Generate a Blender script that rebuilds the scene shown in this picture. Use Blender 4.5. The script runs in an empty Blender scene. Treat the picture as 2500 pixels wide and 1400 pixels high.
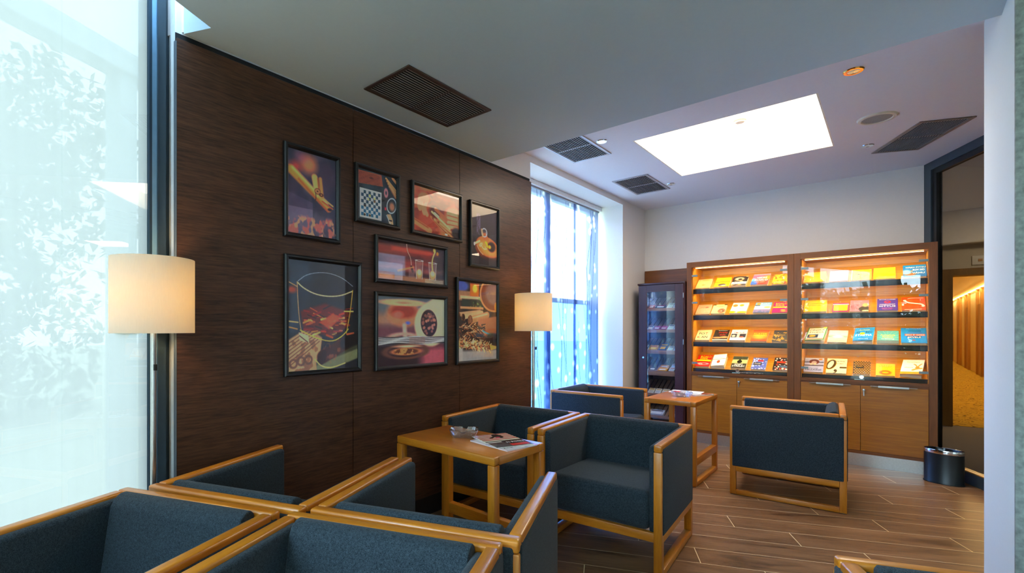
import bpy, bmesh, math, random
import numpy as np
from mathutils import Vector, Matrix
rnd = random.Random(7)
SC = bpy.context.scene
COL = SC.collection
R = math.radians
# ------------------------------------------------------------------ camera, sky, exposure
HC = 1.30
YAW = 42.02
cam_d = bpy.data.cameras.new('camera')
cam_d.sensor_width = 36.0
cam_d.lens = 1190.26 / 2500 * 36
cam_d.shift_x = (1250 - 1104.4) / 2500
cam_d.shift_y = (803.76 - 700) / 2500
cam_d.clip_start = 0.02
cam = bpy.data.objects.new('camera', cam_d)
cam.location = (0, 0, HC)
cam.rotation_euler = (R(90), 0, R(YAW))
COL.objects.link(cam)
SC.camera = cam

W = bpy.data.worlds.new('sky')
SC.world = W
W.use_nodes = True
wn = W.node_tree
wn.nodes.clear()
wo = wn.nodes.new('ShaderNodeOutputWorld')
bg = wn.nodes.new('ShaderNodeBackground')
wn.links.new(bg.outputs[0], wo.inputs[0])
tc = wn.nodes.new('ShaderNodeTexCoord')
sx = wn.nodes.new('ShaderNodeSeparateXYZ')
rp = wn.nodes.new('ShaderNodeValToRGB')
wn.links.new(tc.outputs['Generated'], sx.inputs[0])
wn.links.new(sx.outputs['Z'], rp.inputs[0])
wn.links.new(rp.outputs[0], bg.inputs[0])
rp.color_ramp.elements[0].position = 0.0
rp.color_ramp.elements[0].color = (0.68, 0.87, 1.0, 1)
rp.color_ramp.elements[1].position = 0.6
rp.color_ramp.elements[1].color = (0.52, 0.77, 1.0, 1)
bg.inputs[1].default_value = 13.0

SC.view_settings.view_transform = 'Standard'
SC.view_settings.look = 'None'
SC.view_settings.exposure = 1.2
SC.view_settings.gamma = 1
SC.view_settings.use_curve_mapping = False
SC.render.film_transparent = False
cy = SC.cycles
cy.use_denoising = True
try:
    cy.denoiser = 'OPENIMAGEDENOISE'
    cy.denoising_input_passes = 'RGB_ALBEDO_NORMAL'
    cy.denoising_prefilter = 'ACCURATE'
except Exception:
    pass
cy.max_bounces = 12
cy.diffuse_bounces = 5
cy.glossy_bounces = 4
cy.transmission_bounces = 8
cy.transparent_max_bounces = 24
cy.sample_clamp_indirect = 8.0
cy.caustics_reflective = False
cy.caustics_refractive = False
cy.blur_glossy = 0.5

# directions of the oblique facade grid
GN = Vector((0.9058, 0.4238, 0))      # right of the facade, along the floor planks
GD = Vector((-0.4238, 0.9058, 0))     # along the facade
GA = 25.08
def gp(n, s, z=0):
    p = GN * n + GD * s
    return (p.x, p.y, z)

# ------------------------------------------------------------------ materials
def lin(c):
    if isinstance(c, str):
        c = tuple(int(c[i:i + 2], 16) / 255 for i in (0, 2, 4))
    return tuple(((v / 12.92) if v <= 0.04045 else ((v + 0.055) / 1.055) ** 2.4) for v in c[:3]) + (1,)
MATS = {}
def newmat(name):
    m = bpy.data.materials.new(name)
    m.use_nodes = True
    nt = m.node_tree
    nt.nodes.clear()
    out = nt.nodes.new('ShaderNodeOutputMaterial')
    return m, nt, out
def N(nt, t, **k):
    n = nt.nodes.new(t)
    for a, b in k.items():
        setattr(n, a, b)
    return n
def bsdf(nt, out, rough=.5, metal=0, coat=0, coatr=.05, sheen=0, spec=.5, emis=None, es=0):
    b = N(nt, 'ShaderNodeBsdfPrincipled')
    b.inputs['Roughness'].default_value = rough
    b.inputs['Metallic'].default_value = metal
    b.inputs['Coat Weight'].default_value = coat
    b.inputs['Coat Roughness'].default_value = coatr
    b.inputs['Sheen Weight'].default_value = sheen
    b.inputs['Specular IOR Level'].default_value = spec
    if emis:
        b.inputs['Emission Color'].default_value = lin(emis)
        b.inputs['Emission Strength'].default_value = es
    nt.links.new(b.outputs[0], out.inputs[0])
    return b
def noise(nt, vec, scale, detail=3, dist=0, rough=.5):
    n = N(nt, 'ShaderNodeTexNoise')
    n.inputs['Scale'].default_value = scale
    n.inputs['Detail'].default_value = detail
    n.inputs['Distortion'].default_value = dist
    n.inputs['Roughness'].default_value = rough
    nt.links.new(vec, n.inputs['Vector'])
    return n.outputs['Fac']
def ramp(nt, fac, stops):
    r = N(nt, 'ShaderNodeValToRGB')
    e = r.color_ramp.elements
    while len(e) < len(stops):
        e.new(.5)
    for i, (p, c) in enumerate(stops):
        e[i].position = p
        e[i].color = lin(c) if not (isinstance(c, tuple) and len(c) == 4) else c
    nt.links.new(fac, r.inputs[0])
    return r.outputs[0]
def bump(nt, b, h, s, d=.002):
    u = N(nt, 'ShaderNodeBump')
    u.inputs['Strength'].default_value = s
    u.inputs['Distance'].default_value = d
    nt.links.new(h, u.inputs['Height'])
    nt.links.new(u.outputs[0], b.inputs['Normal'])
def objvec(nt, scale=(1, 1, 1), rot=(0, 0, 0), kind='Object'):
    t = N(nt, 'ShaderNodeTexCoord')
    m = N(nt, 'ShaderNodeMapping')
    m.inputs['Scale'].default_value = scale
    m.inputs['Rotation'].default_value = rot
    nt.links.new(t.outputs[kind], m.inputs[0])
    return m.outputs[0]
def plain(name, c, rough=.5, metal=0, coat=0, var=.04, sc=30, bs=.05, **k):
    """one colour with a slight procedural mottling"""
    if name in MATS:
        return MATS[name]
    m, nt, out = newmat(name)
    b = bsdf(nt, out, rough, metal, coat, **k)
    v = objvec(nt)
    f = noise(nt, v, sc, 3)
    L = lin(c)
    lo = tuple(x * (1 - var) for x in L[:3]) + (1,)
    hi = tuple(min(1, x * (1 + var)) for x in L[:3]) + (1,)
    nt.links.new(ramp(nt, f, [(.3, lo), (.7, hi)]), b.inputs['Base Color'])
    if bs:
        bump(nt, b, f, bs, .001)
    MATS[name] = m
    return m
def wood(name, c1, c2, axis='X', scale=9, rough=.35, coat=.15, stretch=14, dist=1.2, bs=.12, spec=.5, fine=1.0, coatr=.2):
    if name in MATS:
        return MATS[name]
    m, nt, out = newmat(name)
    b = bsdf(nt, out, rough, 0, coat, coatr=coatr, spec=spec)
    s = {'X': (1 / stretch, 1, 1), 'Y': (1, 1 / stretch, 1), 'Z': (1, 1, 1 / stretch)}[axis]
    v = objvec(nt, s)
    a = noise(nt, v, scale, 4, dist, .6)
    f = noise(nt, v, scale * 9, 3, .3, .7)
    mx = N(nt, 'ShaderNodeMix')
    mx.inputs[0].default_value = .45 * fine
    nt.links.new(a, mx.inputs[2])
    nt.links.new(f, mx.inputs[3])
    nt.links.new(ramp(nt, mx.outputs[0], [(.30, c1), (.68, c2)]), b.inputs['Base Color'])
    bump(nt, b, mx.outputs[0], bs, .0015)
    MATS[name] = m
    return m
def emit(name, c, s):
    if name in MATS:
        return MATS[name]
    m, nt, out = newmat(name)
    e = N(nt, 'ShaderNodeEmission')
    e.inputs[0].default_value = lin(c)
    e.inputs[1].default_value = s
    nt.links.new(e.outputs[0], out.inputs[0])
    MATS[name] = m
    return m
def glassmat(name, tint=(1, 1, 1, 1), ior=1.45, haze=0, hazecol=(1, 1, 1, 1), streak=False, rough=0.0, gain=1.0):
    m, nt, out = newmat(name)
    t = N(nt, 'ShaderNodeBsdfTransparent')
    t.inputs[0].default_value = tint
    g = N(nt, 'ShaderNodeBsdfGlossy')
    g.inputs['Roughness'].default_value = rough
    fr = N(nt, 'ShaderNodeFresnel')
    gm = N(nt, 'ShaderNodeNewGeometry')
    im_ = N(nt, 'ShaderNodeMapRange')       # the same index from either side of the pane
    im_.inputs[3].default_value = ior
    im_.inputs[4].default_value = 1 / ior
    nt.links.new(gm.outputs['Backfacing'], im_.inputs[0])
    nt.links.new(im_.outputs[0], fr.inputs[0])
    base = t.outputs[0]
    if haze:
        tr = N(nt, 'ShaderNodeBsdfTranslucent')
        tr.inputs[0].default_value = hazecol
        mx = N(nt, 'ShaderNodeMixShader')
        mx.inputs[0].default_value = haze
        if streak:
            v = objvec(nt, (1, 1, .03))
            f1 = noise(nt, v, 14, 5, .4)
            v2 = objvec(nt)
            f2 = noise(nt, v2, 1.6, 4, .8)
            ad = N(nt, 'ShaderNodeMath', operation='MULTIPLY_ADD')
            nt.links.new(f1, ad.inputs[0])
            ad.inputs[1].default_value = .16
            ad.inputs[2].default_value = haze - .13
            a2 = N(nt, 'ShaderNodeMath', operation='MULTIPLY_ADD')
            nt.links.new(f2, a2.inputs[0])
            a2.inputs[1].default_value = .14
            nt.links.new(ad.outputs[0], a2.inputs[2])
            a2.use_clamp = True
            nt.links.new(a2.outputs[0], mx.inputs[0])
        nt.links.new(base, mx.inputs[1])
        nt.links.new(tr.outputs[0], mx.inputs[2])
        base = mx.outputs[0]
    fac = fr.outputs[0]
    if gain != 1:
        mm = N(nt, 'ShaderNodeMath', operation='MULTIPLY')
        mm.inputs[1].default_value = gain
        nt.links.new(fac, mm.inputs[0])
        fac = mm.outputs[0]
    m2 = N(nt, 'ShaderNodeMixShader')
    nt.links.new(fac, m2.inputs[0])
    nt.links.new(base, m2.inputs[1])
    nt.links.new(g.outputs[0], m2.inputs[2])
    nt.links.new(m2.outputs[0], out.inputs[0])
    MATS[name] = m
    return m
def imgmat(name, arr, rough=.5, coat=0, mode='opaque', emis=0):
    """arr: H x W x 3 floats, sRGB, row 0 at the top; painted by this script"""
    h, w = arr.shape[:2]
    im = bpy.data.images.new(name, w, h, alpha=False)
    buf = np.ones((h, w, 4), np.float32)
    buf[..., :3] = np.clip(arr[::-1], 0, 1)
    im.pixels.foreach_set(buf.ravel())
    im.update()
    im.pack()
    m, nt, out = newmat(name)
    t = N(nt, 'ShaderNodeTexImage')
    t.image = im
    t.interpolation = 'Cubic'
    if mode == 'opaque':
        b = bsdf(nt, out, rough, 0, coat)
        nt.links.new(t.outputs[0], b.inputs['Base Color'])
        if emis:
            nt.links.new(t.outputs[0], b.inputs['Emission Color'])
            b.inputs['Emission Strength'].default_value = emis
    else:
        a = N(nt, 'ShaderNodeBsdfTransparent')
        dn = N(nt, 'ShaderNodeVectorMath', operation='SCALE')      # scaled down so the bright sky does not burn out the cloth
        dn.inputs['Scale'].default_value = .52
        nt.links.new(t.outputs[0], dn.inputs[0])
        nt.links.new(dn.outputs[0], a.inputs[0])
        c = N(nt, 'ShaderNodeBsdfTranslucent')
        nt.links.new(dn.outputs[0], c.inputs[0])
        mx = N(nt, 'ShaderNodeMixShader')
        mx.inputs[0].default_value = .32
        nt.links.new(a.outputs[0], mx.inputs[1])
        nt.links.new(c.outputs[0], mx.inputs[2])
        nt.links.new(mx.outputs[0], out.inputs[0])
    MATS[name] = m
    return m

# ------------------------------------------------------------------ mesh helpers
def link_mesh(name, bm, mats, parent=None, smooth=True, loc=None, rot=None, angle=40, label=None):
    me = bpy.data.meshes.new(name)
    bmesh.ops.recalc_face_normals(bm, faces=bm.faces[:])
    bm.to_mesh(me)
    bm.free()
    if not isinstance(mats, (list, tuple)):
        mats = [mats]
    for m in mats:
        me.materials.append(m)
    if smooth:
        me.polygons.foreach_set('use_smooth', [True] * len(me.polygons))
        me.set_sharp_from_angle(angle=R(angle))
    o = bpy.data.objects.new(name, me)
    COL.objects.link(o)
    if parent:
        o.parent = parent
    if loc:
        o.location = loc
    if rot:
        o.rotation_euler = rot
    if label:
        o['label'] = label
    return o
def box(bm, x0, x1, y0, y1, z0, z1, bev=0, seg=2, mi=0):
    r = bmesh.ops.create_cube(bm, size=1)
    vs = r['verts']
    bmesh.ops.scale(bm, vec=(x1 - x0, y1 - y0, z1 - z0), verts=vs)
    bmesh.ops.translate(bm, vec=((x0 + x1) / 2, (y0 + y1) / 2, (z0 + z1) / 2), verts=vs)
    fs = set(f for v in vs for f in v.link_faces)
    if bev:
        es = list(set(e for v in vs for e in v.link_edges))
        rr = bmesh.ops.bevel(bm, geom=es, offset=bev, segments=seg, profile=.5, affect='EDGES')
        fs = set(rr['faces']) | set(f for f in fs if f.is_valid)
    for f in fs:
        if f.is_valid:
            f.material_index = mi
    return fs
def BX(name, x0, x1, y0, y1, z0, z1, mat, parent=None, bev=0, seg=2, **k):
    bm = bmesh.new()
    box(bm, x0, x1, y0, y1, z0, z1, bev, seg)
    return link_mesh(name, bm, mat, parent, **k)
def cyl(bm, p, r, h, seg=24, r2=None, rot=None, cap=True, mi=0, sy=1):
    """a (cone) cylinder of height h standing on p"""
    g = bmesh.ops.create_cone(bm, cap_ends=cap, segments=seg, radius1=r, radius2=r if r2 is None else r2, depth=h)
    vs = g['verts']
    bmesh.ops.translate(bm, vec=(0, 0, h / 2), verts=vs)
    if sy != 1:
        bmesh.ops.scale(bm, vec=(1, sy, 1), verts=vs)
    if rot is not None:
        bmesh.ops.rotate(bm, cent=(0, 0, 0), matrix=rot, verts=vs)
    bmesh.ops.translate(bm, vec=p, verts=vs)
    for f in set(f for v in vs for f in v.link_faces):
        f.material_index = mi
    return vs
def lathe(bm, prof, seg=48, sx=1, sy=1, closed=False, mi=0):
    rings = []
    for r, z in prof:
        rings.append([bm.verts.new((r * sx * math.cos(2 * math.pi * i / seg), r * sy * math.sin(2 * math.pi * i / seg), z)) for i in range(seg)])
    pairs = list(zip(rings, rings[1:]))
    if closed:
        pairs.append((rings[-1], rings[0]))
    for a, b in pairs:
        for i in range(seg):
            j = (i + 1) % seg
            f = bm.faces.new((a[i], a[j], b[j], b[i]))
            f.material_index = mi
    return rings
def tube(bm, pts, r, seg=10, mi=0, caps=True):
    pts = [Vector(p) for p in pts]
    rings = []
    for i, p in enumerate(pts):
        a = pts[max(0, i - 1)]
        b = pts[min(len(pts) - 1, i + 1)]
        d = (b - a).normalized()
        u = d.orthogonal().normalized() if i == 0 else (uprev - d * uprev.dot(d)).normalized()
        uprev = u
        w = d.cross(u)
        rings.append([bm.verts.new(p + (u * math.cos(2 * math.pi * k / seg) + w * math.sin(2 * math.pi * k / seg)) * r) for k in range(seg)])
    for a, b in zip(rings, rings[1:]):
        for i in range(seg):
            j = (i + 1) % seg
            bm.faces.new((a[i], a[j], b[j], b[i])).material_index = mi
    if caps:
        bm.faces.new(rings[0][::-1]).material_index = mi
        bm.faces.new(rings[-1]).material_index = mi
def prism(bm, poly, z0, z1, mi=0):
    """poly: xy outline, extruded in z"""
    a = [bm.verts.new((x, y, z0)) for x, y in poly]
    b = [bm.verts.new((x, y, z1)) for x, y in poly]
    n = len(poly)
    fs = [bm.faces.new(a[::-1]), bm.faces.new(b)]
    for i in range(n):
        j = (i + 1) % n
        fs.append(bm.faces.new((a[i], a[j], b[j], b[i])))
    for f in fs:
        f.material_index = mi
    return a + b
def thing(name, label, cat, loc=(0, 0, 0), rz=0, group=None, rot=None):
    o = bpy.data.objects.new(name, None)
    o.empty_display_size = .1
    COL.objects.link(o)
    o.location = loc
    o.rotation_euler = rot if rot else (0, 0, R(rz))
    o['label'] = label
    o['category'] = cat
    if group:
        o['group'] = group
    return o
def tag(o, label, cat, group=None):
    o['label'] = label
    o['category'] = cat
    if group:
        o['group'] = group
    return o
def struct(o):
    o['kind'] = 'structure'
    return o
def dup(root, loc, rz, label, group=None):
    r = root.copy()
    COL.objects.link(r)
    r.location = loc
    r.rotation_euler = (0, 0, R(rz))
    r['label'] = label
    if group:
        r['group'] = group
    for ch in list(root.children):
        c = ch.copy()
        COL.objects.link(c)
        c.parent = r
        for g in ch.children:
            d = g.copy()
            COL.objects.link(d)
            d.parent = c
    return r
# text as mesh: lies in the XZ plane facing -Y, baseline at z=0, centred in x
_txt = {}
def text_mesh(body, bold=0.0):
    k = (body, bold)
    if k in _txt:
        return _txt[k]
    cu = bpy.data.curves.new('lettering', 'FONT')
    cu.body = body
    cu.align_x = 'CENTER'
    cu.resolution_u = 2
    cu.offset = bold
    o = bpy.data.objects.new('lettering', cu)
    COL.objects.link(o)
    bpy.context.view_layer.update()
    me = bpy.data.meshes.new_from_object(o.evaluated_get(bpy.context.evaluated_depsgraph_get()))
    bpy.data.objects.remove(o)
    n = len(me.vertices)
    co = np.empty(n * 3, np.float32)
    me.vertices.foreach_get('co', co)
    co = co.reshape(-1, 3)
    me.materials.clear()
    _txt[k] = (me, co)
    return _txt[k]
def text(name, body, w, h, x, y, z, mat, parent, bold=.012, rz=0):
    """fit body into w x h, centred on x, lowest point at z, on the plane y, facing -y"""
    src, co = text_mesh(body, bold)
    me = src.copy()
    lo, hi = co.min(0), co.max(0)
    s = np.array([w / max(1e-6, hi[0] - lo[0]), h / max(1e-6, hi[1] - lo[1])])
    c = np.zeros_like(co)
    c[:, 0] = (co[:, 0] - (lo[0] + hi[0]) / 2) * s[0]
    c[:, 2] = (co[:, 1] - lo[1]) * s[1]
    if rz:
        a = R(rz)
        c[:, 0], c[:, 2] = c[:, 0] * math.cos(a) - c[:, 2] * math.sin(a), c[:, 0] * math.sin(a) + c[:, 2] * math.cos(a)
    me.vertices.foreach_set('co', c.astype(np.float32).ravel())
    me.update()
    me.materials.append(mat)
    o = bpy.data.objects.new(name, me)
    COL.objects.link(o)
    o.parent = parent
    o.location = (x, y, z)
    return o
def img_face(name, w, h, mat, parent, x=0, y=0, z=0, thick=.0006):
    """a thin sheet w x h facing -y with the painted image, lower edge at z, centred in x"""
    bm = bmesh.new()
    uv = bm.loops.layers.uv.new('UVMap')
    fs = box(bm, -w / 2, w / 2, 0, thick, 0, h)
    for f in bm.faces:
        for l in f.loops:
            l[uv].uv = (l.vert.co.x / w + .5, l.vert.co.z / h)
    return link_mesh(name, bm, mat, parent, smooth=False, loc=(x, y, z))

# ------------------------------------------------------------------ painter for prints and covers
class Art:
    def __init__(s, w, h, bgc):
        s.w, s.h = w, h
        s.a = np.zeros((h, w, 3)) + np.array(s.c(bgc))
        s.X, s.Y = np.meshgrid((np.arange(w) + .5) / w, (np.arange(h) + .5) / h)
        s.asp = h / w
    def c(s, c):
        return tuple(int(c[i:i + 2], 16) / 255 for i in (0, 2, 4)) if isinstance(c, str) else c
    def mixin(s, m, c, al=1):
        m = np.clip(m, 0, 1)[..., None] * al
        s.a = s.a * (1 - m) + np.array(s.c(c)) * m
        return s
    def ell(s, cx, cy, rx, ry, c, ang=0, soft=.04, al=1, ring=0):
        dx = s.X - cx
        dy = (s.Y - cy) * s.asp
        t = R(ang)
        u = (dx * math.cos(t) + dy * math.sin(t)) / rx
        v = (-dx * math.sin(t) + dy * math.cos(t)) / (ry * s.asp)
        d = np.sqrt(u * u + v * v)
        k = soft / min(rx, ry)
        if ring:
            return s.mixin(1 - (np.abs(d - 1) - ring) / max(k, 1e-3), c, al)
        return s.mixin((1 - d) / max(k, 1e-3) + .5, c, al)
    def rect(s, x0, y0, x1, y1, c, soft=.006, al=1):
        d = np.minimum(np.minimum(s.X - x0, x1 - s.X), np.minimum(s.Y - y0, y1 - s.Y))
        return s.mixin(d / soft + .5, c, al)
    def seg(s, x0, y0, x1, y1, wd, c, soft=.01, al=1, wd2=None):
        px, py = s.X - x0, (s.Y - y0) * s.asp
        bx_, by_ = x1 - x0, (y1 - y0) * s.asp
        t = np.clip((px * bx_ + py * by_) / (bx_ * bx_ + by_ * by_ + 1e-9), 0, 1)
        d = np.hypot(px - t * bx_, py - t * by_)
        ww = wd if wd2 is None else wd + (wd2 - wd) * t
        return s.mixin((ww - d) / soft + .5, c, al)
    def curve(s, pts, wd, c, soft=.006, al=1):
        for _ in range(2 if 2 < len(pts) < 8 else 0):      # round the corners off
            q = [pts[0]]
            for a, b in zip(pts, pts[1:]):
                q += [(a[0] * .75 + b[0] * .25, a[1] * .75 + b[1] * .25), (a[0] * .25 + b[0] * .75, a[1] * .25 + b[1] * .75)]
            pts = q + [pts[-1]]
        for a, b in zip(pts, pts[1:]):
            s.seg(a[0], a[1], b[0], b[1], wd, c, soft, al)
        return s
    def poly(s, pts, c, soft=.006, al=1):
        """convex polygon"""
        cx = sum(p[0] for p in pts) / len(pts)
        cy = sum(p[1] for p in pts) / len(pts)
        d = np.full(s.X.shape, 9.)
        for (x0, y0), (x1, y1) in zip(pts, pts[1:] + pts[:1]):
            nx, ny = (y1 - y0), -(x1 - x0)
            L = math.hypot(nx, ny) + 1e-9
            e = ((s.X - x0) * nx + (s.Y - y0) * ny) / L
            if ((cx - x0) * nx + (cy - y0) * ny) < 0:
                e = -e
            d = np.minimum(d, e)
        return s.mixin(d / soft + .5, c, al)
    def nz(s, f, seed=0, fx=None):
        rs = np.random.RandomState(seed)
        fx = fx or f
        out = np.zeros(s.X.shape)
        amp = 1
        for o in range(3):
            gx, gy = int(fx * 2 ** o) + 2, int(f * 2 ** o) + 2
            g = rs.rand(gy, gx)
            xx = s.X * (gx - 1.001)
            yy = s.Y * (gy - 1.001)
            i, j = xx.astype(int), yy.astype(int)
            u, v = xx - i, yy - j
            u, v = u * u * (3 - 2 * u), v * v * (3 - 2 * v)
            out += amp * (g[j, i] * (1 - u) * (1 - v) + g[j, i + 1] * u * (1 - v) + g[j + 1, i] * (1 - u) * v + g[j + 1, i + 1] * u * v)
            amp *= .5
        return out / 1.75
    def cloud(s, c, f=4, seed=0, lo=.45, hi=.65, al=1, mask=None, fx=None):
        m = np.clip((s.nz(f, seed, fx) - lo) / (hi - lo), 0, 1)
        if mask is not None:
            m = m * mask
        return s.mixin(m, c, al)
    def grain(s, amt=.05, f=30, seed=3, fx=None):
        s.a = s.a * (1 + (s.nz(f, seed, fx)[..., None] - .5) * 2 * amt)
        return s
# ------------------------------------------------------------------ shared materials
M_WHITE = plain('wall paint', 'e9e6e4', .75, var=.01, sc=60, bs=.03)
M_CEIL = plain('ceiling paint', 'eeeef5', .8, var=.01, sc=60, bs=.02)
M_BEIGE = plain('beige hall paint', 'c9bda6', .8, var=.01)
M_FRAME = plain('dark grey aluminium', '3b4b57', .38, .3, var=.03)
M_DARK = plain('matt black', '101216', .6)
M_BLACKGAP = plain('shadow gap black', '0b0e12', .8)
M_STEEL = plain('brushed steel', 'c9c9c6', .28, 1, var=.06, sc=80)
M_CHROME = plain('chrome', 'e6e6e6', .08, 1, var=.01)
M_BEECH = {a: wood('honey beech ' + a, 'b5620e', 'dd8d26', a, 11, .33, .35, 12, 1.0, .04) for a in 'XYZ'}
M_BTOP = wood('beech table top', 'b4600c', 'd4801c', 'X', 7, .28, .4, 10, 1.0, .02)
M_WENGE = wood('dark wenge veneer', '22120b', '64412e', 'X', 12, .42, .10, 14, 1.1, .10, spec=.35, fine=1.5)
M_OAK = {a: wood('brown oak ' + a, '6b3a14', '9a5a24', a, 9, .38, .15, 20, 1.2, .12, spec=.4, fine=1.3) for a in 'XZ'}
M_OAKD = {a: wood('dark oak frame ' + a, '5a3210', '864e1c', a, 9, .38, .15, 20, 1.2, .12, spec=.4, fine=1.3) for a in 'XZ'}
M_MAHO = {a: wood('dark mahogany ' + a, '2a1217', '472229', a, 8, .35, .2, 20, 1.0, .06) for a in 'XZ'}
M_CEDAR = wood('cedar slat', '7d543f', 'a27759', 'X', 9, .5, 0, 16, 1.0, .08)
M_CEDARY = wood('cedar back', '5b3b30', '7d5645', 'Z', 9, .5, 0, 16, 1.0, .08)
M_PAPER = plain('paper block', 'efe3c4', .8, var=.05, sc=200)
M_GLASS = glassmat('clear glass', (.97, .985, .98, 1), 1.45)
M_CASEGLASS = glassmat('case glass', (.96, .98, .97, 1), 1.5, gain=.55)
M_FACADE = glassmat('dusty facade glass', (.084, .084, .080, 1), 1.5, haze=.81, hazecol=(.101, .095, .088, 1), streak=True)
M_PARTGLASS = glassmat('tinted partition glass', (.66, .64, .60, 1), 1.45)
M_PICGLASS = glassmat('picture glass', (1, 1, 1, 1), 1.42, gain=1.1)

def fabric():
    m, nt, out = newmat('slate blue woven fabric')
    b = bsdf(nt, out, .9, sheen=.10, spec=.15)
    b.inputs['Sheen Roughness'].default_value = .4
    v = objvec(nt)
    w1 = N(nt, 'ShaderNodeTexWave', wave_type='BANDS', bands_direction='X')
    w2 = N(nt, 'ShaderNodeTexWave', wave_type='BANDS', bands_direction='Z')
    w3 = N(nt, 'ShaderNodeTexWave', wave_type='BANDS', bands_direction='Y')
    for w_ in (w1, w2, w3):
        w_.inputs['Scale'].default_value = 260
        w_.inputs['Distortion'].default_value = 1.5
        w_.inputs['Detail'].default_value = 1
        nt.links.new(v, w_.inputs['Vector'])
    a = N(nt, 'ShaderNodeMath', operation='ADD')
    nt.links.new(w1.outputs['Fac'], a.inputs[0])
    nt.links.new(w2.outputs['Fac'], a.inputs[1])
    a2 = N(nt, 'ShaderNodeMath', operation='ADD')
    nt.links.new(a.outputs[0], a2.inputs[0])
    nt.links.new(w3.outputs['Fac'], a2.inputs[1])
    f = noise(nt, v, 420, 2)
    f2 = noise(nt, v, 130, 3)
    mx = N(nt, 'ShaderNodeMix')
    mx.inputs[0].default_value = .3
    nt.links.new(f, mx.inputs[2])
    nt.links.new(f2, mx.inputs[3])
    nt.links.new(ramp(nt, mx.outputs[0], [(.36, '1b242b'), (.64, '414d56')]), b.inputs['Base Color'])
    bump(nt, b, a2.outputs[0], .35, .0006)
    return m
M_FAB = fabric()

def floor_mat():
    m, nt, out = newmat('wood plank tiles')
    b = bsdf(nt, out, .32, spec=.5)
    geo = N(nt, 'ShaderNodeNewGeometry')
    def dot(vx, vy):
        d = N(nt, 'ShaderNodeVectorMath', operation='DOT_PRODUCT')
        nt.links.new(geo.outputs['Position'], d.inputs[0])
        d.inputs[1].default_value = (vx, vy, 0)
        return d.outputs['Value']
    def M(op, a, b_=None, c=None):
        n = N(nt, 'ShaderNodeMath', operation=op)
        for i, q in enumerate((a, b_, c)):
            if q is None:
                continue
            if isinstance(q, (int, float)):
                n.inputs[i].default_value = q
            else:
                nt.links.new(q, n.inputs[i])
        return n.outputs[0]
    u, v = dot(.9058, .4238), dot(-.4238, .9058)
    vv = M('DIVIDE', M('SUBTRACT', v, .142), .2033)
    row = M('FLOOR', vv)
    fv = M('FRACT', vv)
    uu = M('DIVIDE', M('SUBTRACT', M('ADD', u, M('MULTIPLY', row, .3085)), 1.147), 1.234)
    col = M('FLOOR', uu)
    fu = M('FRACT', uu)
    def edge(f, w, size):
        d = M('MINIMUM', f, M('SUBTRACT', 1.0, f))
        return M('LESS_THAN', M('MULTIPLY', d, size), w)
    grout = M('MAXIMUM', edge(fv, .0018, .2033), edge(fu, .0022, 1.234))
    idc = N(nt, 'ShaderNodeCombineXYZ')
    nt.links.new(row, idc.inputs[0])
    nt.links.new(col, idc.inputs[1])
    wn_ = N(nt, 'ShaderNodeTexWhiteNoise')
    nt.links.new(idc.outputs[0], wn_.inputs['Vector'])
    gv = N(nt, 'ShaderNodeCombineXYZ')
    nt.links.new(M('MULTIPLY_ADD', wn_.outputs['Value'], 9.0, M('MULTIPLY', u, .16)), gv.inputs[0])
    nt.links.new(M('ADD', v, M('MULTIPLY', wn_.outputs['Value'], 5.0)), gv.inputs[1])
    n1 = noise(nt, gv.outputs[0], 10, 5, 1.6, .6)
    n2 = noise(nt, gv.outputs[0], 60, 3, .5, .6)
    mx = N(nt, 'ShaderNodeMix')
    mx.inputs[0].default_value = .3
    nt.links.new(n1, mx.inputs[2])
    nt.links.new(n2, mx.inputs[3])
    c1 = ramp(nt, mx.outputs[0], [(.30, '4e3522'), (.45, '795638'), (.68, '9a714c')])
    hv = N(nt, 'ShaderNodeHueSaturation')
    nt.links.new(c1, hv.inputs['Color'])
    nt.links.new(M('MULTIPLY_ADD', wn_.outputs['Value'], .22, .88), hv.inputs['Value'])
    m3 = N(nt, 'ShaderNodeMix', data_type='RGBA')
    nt.links.new(grout, m3.inputs[0])
    nt.links.new(hv.outputs[0], m3.inputs[6])
    m3.inputs[7].default_value = lin('f0dcae')
    nt.links.new(m3.outputs[2], b.inputs['Base Color'])
    nt.links.new(M('MULTIPLY_ADD', n1, .2, .24), b.inputs['Roughness'])
    bump(nt, b, M('SUBTRACT', n2, grout), .08, .001)
    return m
M_FLOOR = floor_mat()

def carpet_mat():
    m, nt, out = newmat('yellow patterned carpet')
    b = bsdf(nt, out, .95, spec=.1)
    v = objvec(nt)
    nf = noise(nt, v, 3.2, 1, .8)
    k = N(nt, 'ShaderNodeMath', operation='MULTIPLY')
    k.inputs[1].default_value = 13
    nt.links.new(nf, k.inputs[0])
    fr = N(nt, 'ShaderNodeMath', operation='PINGPONG')
    fr.inputs[1].default_value = .5
    nt.links.new(k.outputs[0], fr.inputs[0])
    nt.links.new(ramp(nt, fr.outputs[0], [(.0, '5a4a18'), (.07, '6c5818'), (.13, 'b8932e'), (1, 'caa43a')]), b.inputs['Base Color'])
    return m
M_CARPET = carpet_mat()
M_GREYCARPET = plain('grey hall carpet', '6f6a6a', .95, var=.15, sc=300, bs=.3)

# ------------------------------------------------------------------ the room
XW, XP, YB, H, HL = -2.412, -2.395, 6.46, 2.86, 2.645
bm = bmesh.new()
prism(bm, [(-2.9, -4.6), (3.4, -4.6), (3.4, 5.0), (1.1, 5.0), (.236, 6.62), (-2.9, 6.62)], -.12, 0)
struct(link_mesh('floor', bm, M_FLOOR, smooth=False))
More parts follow.
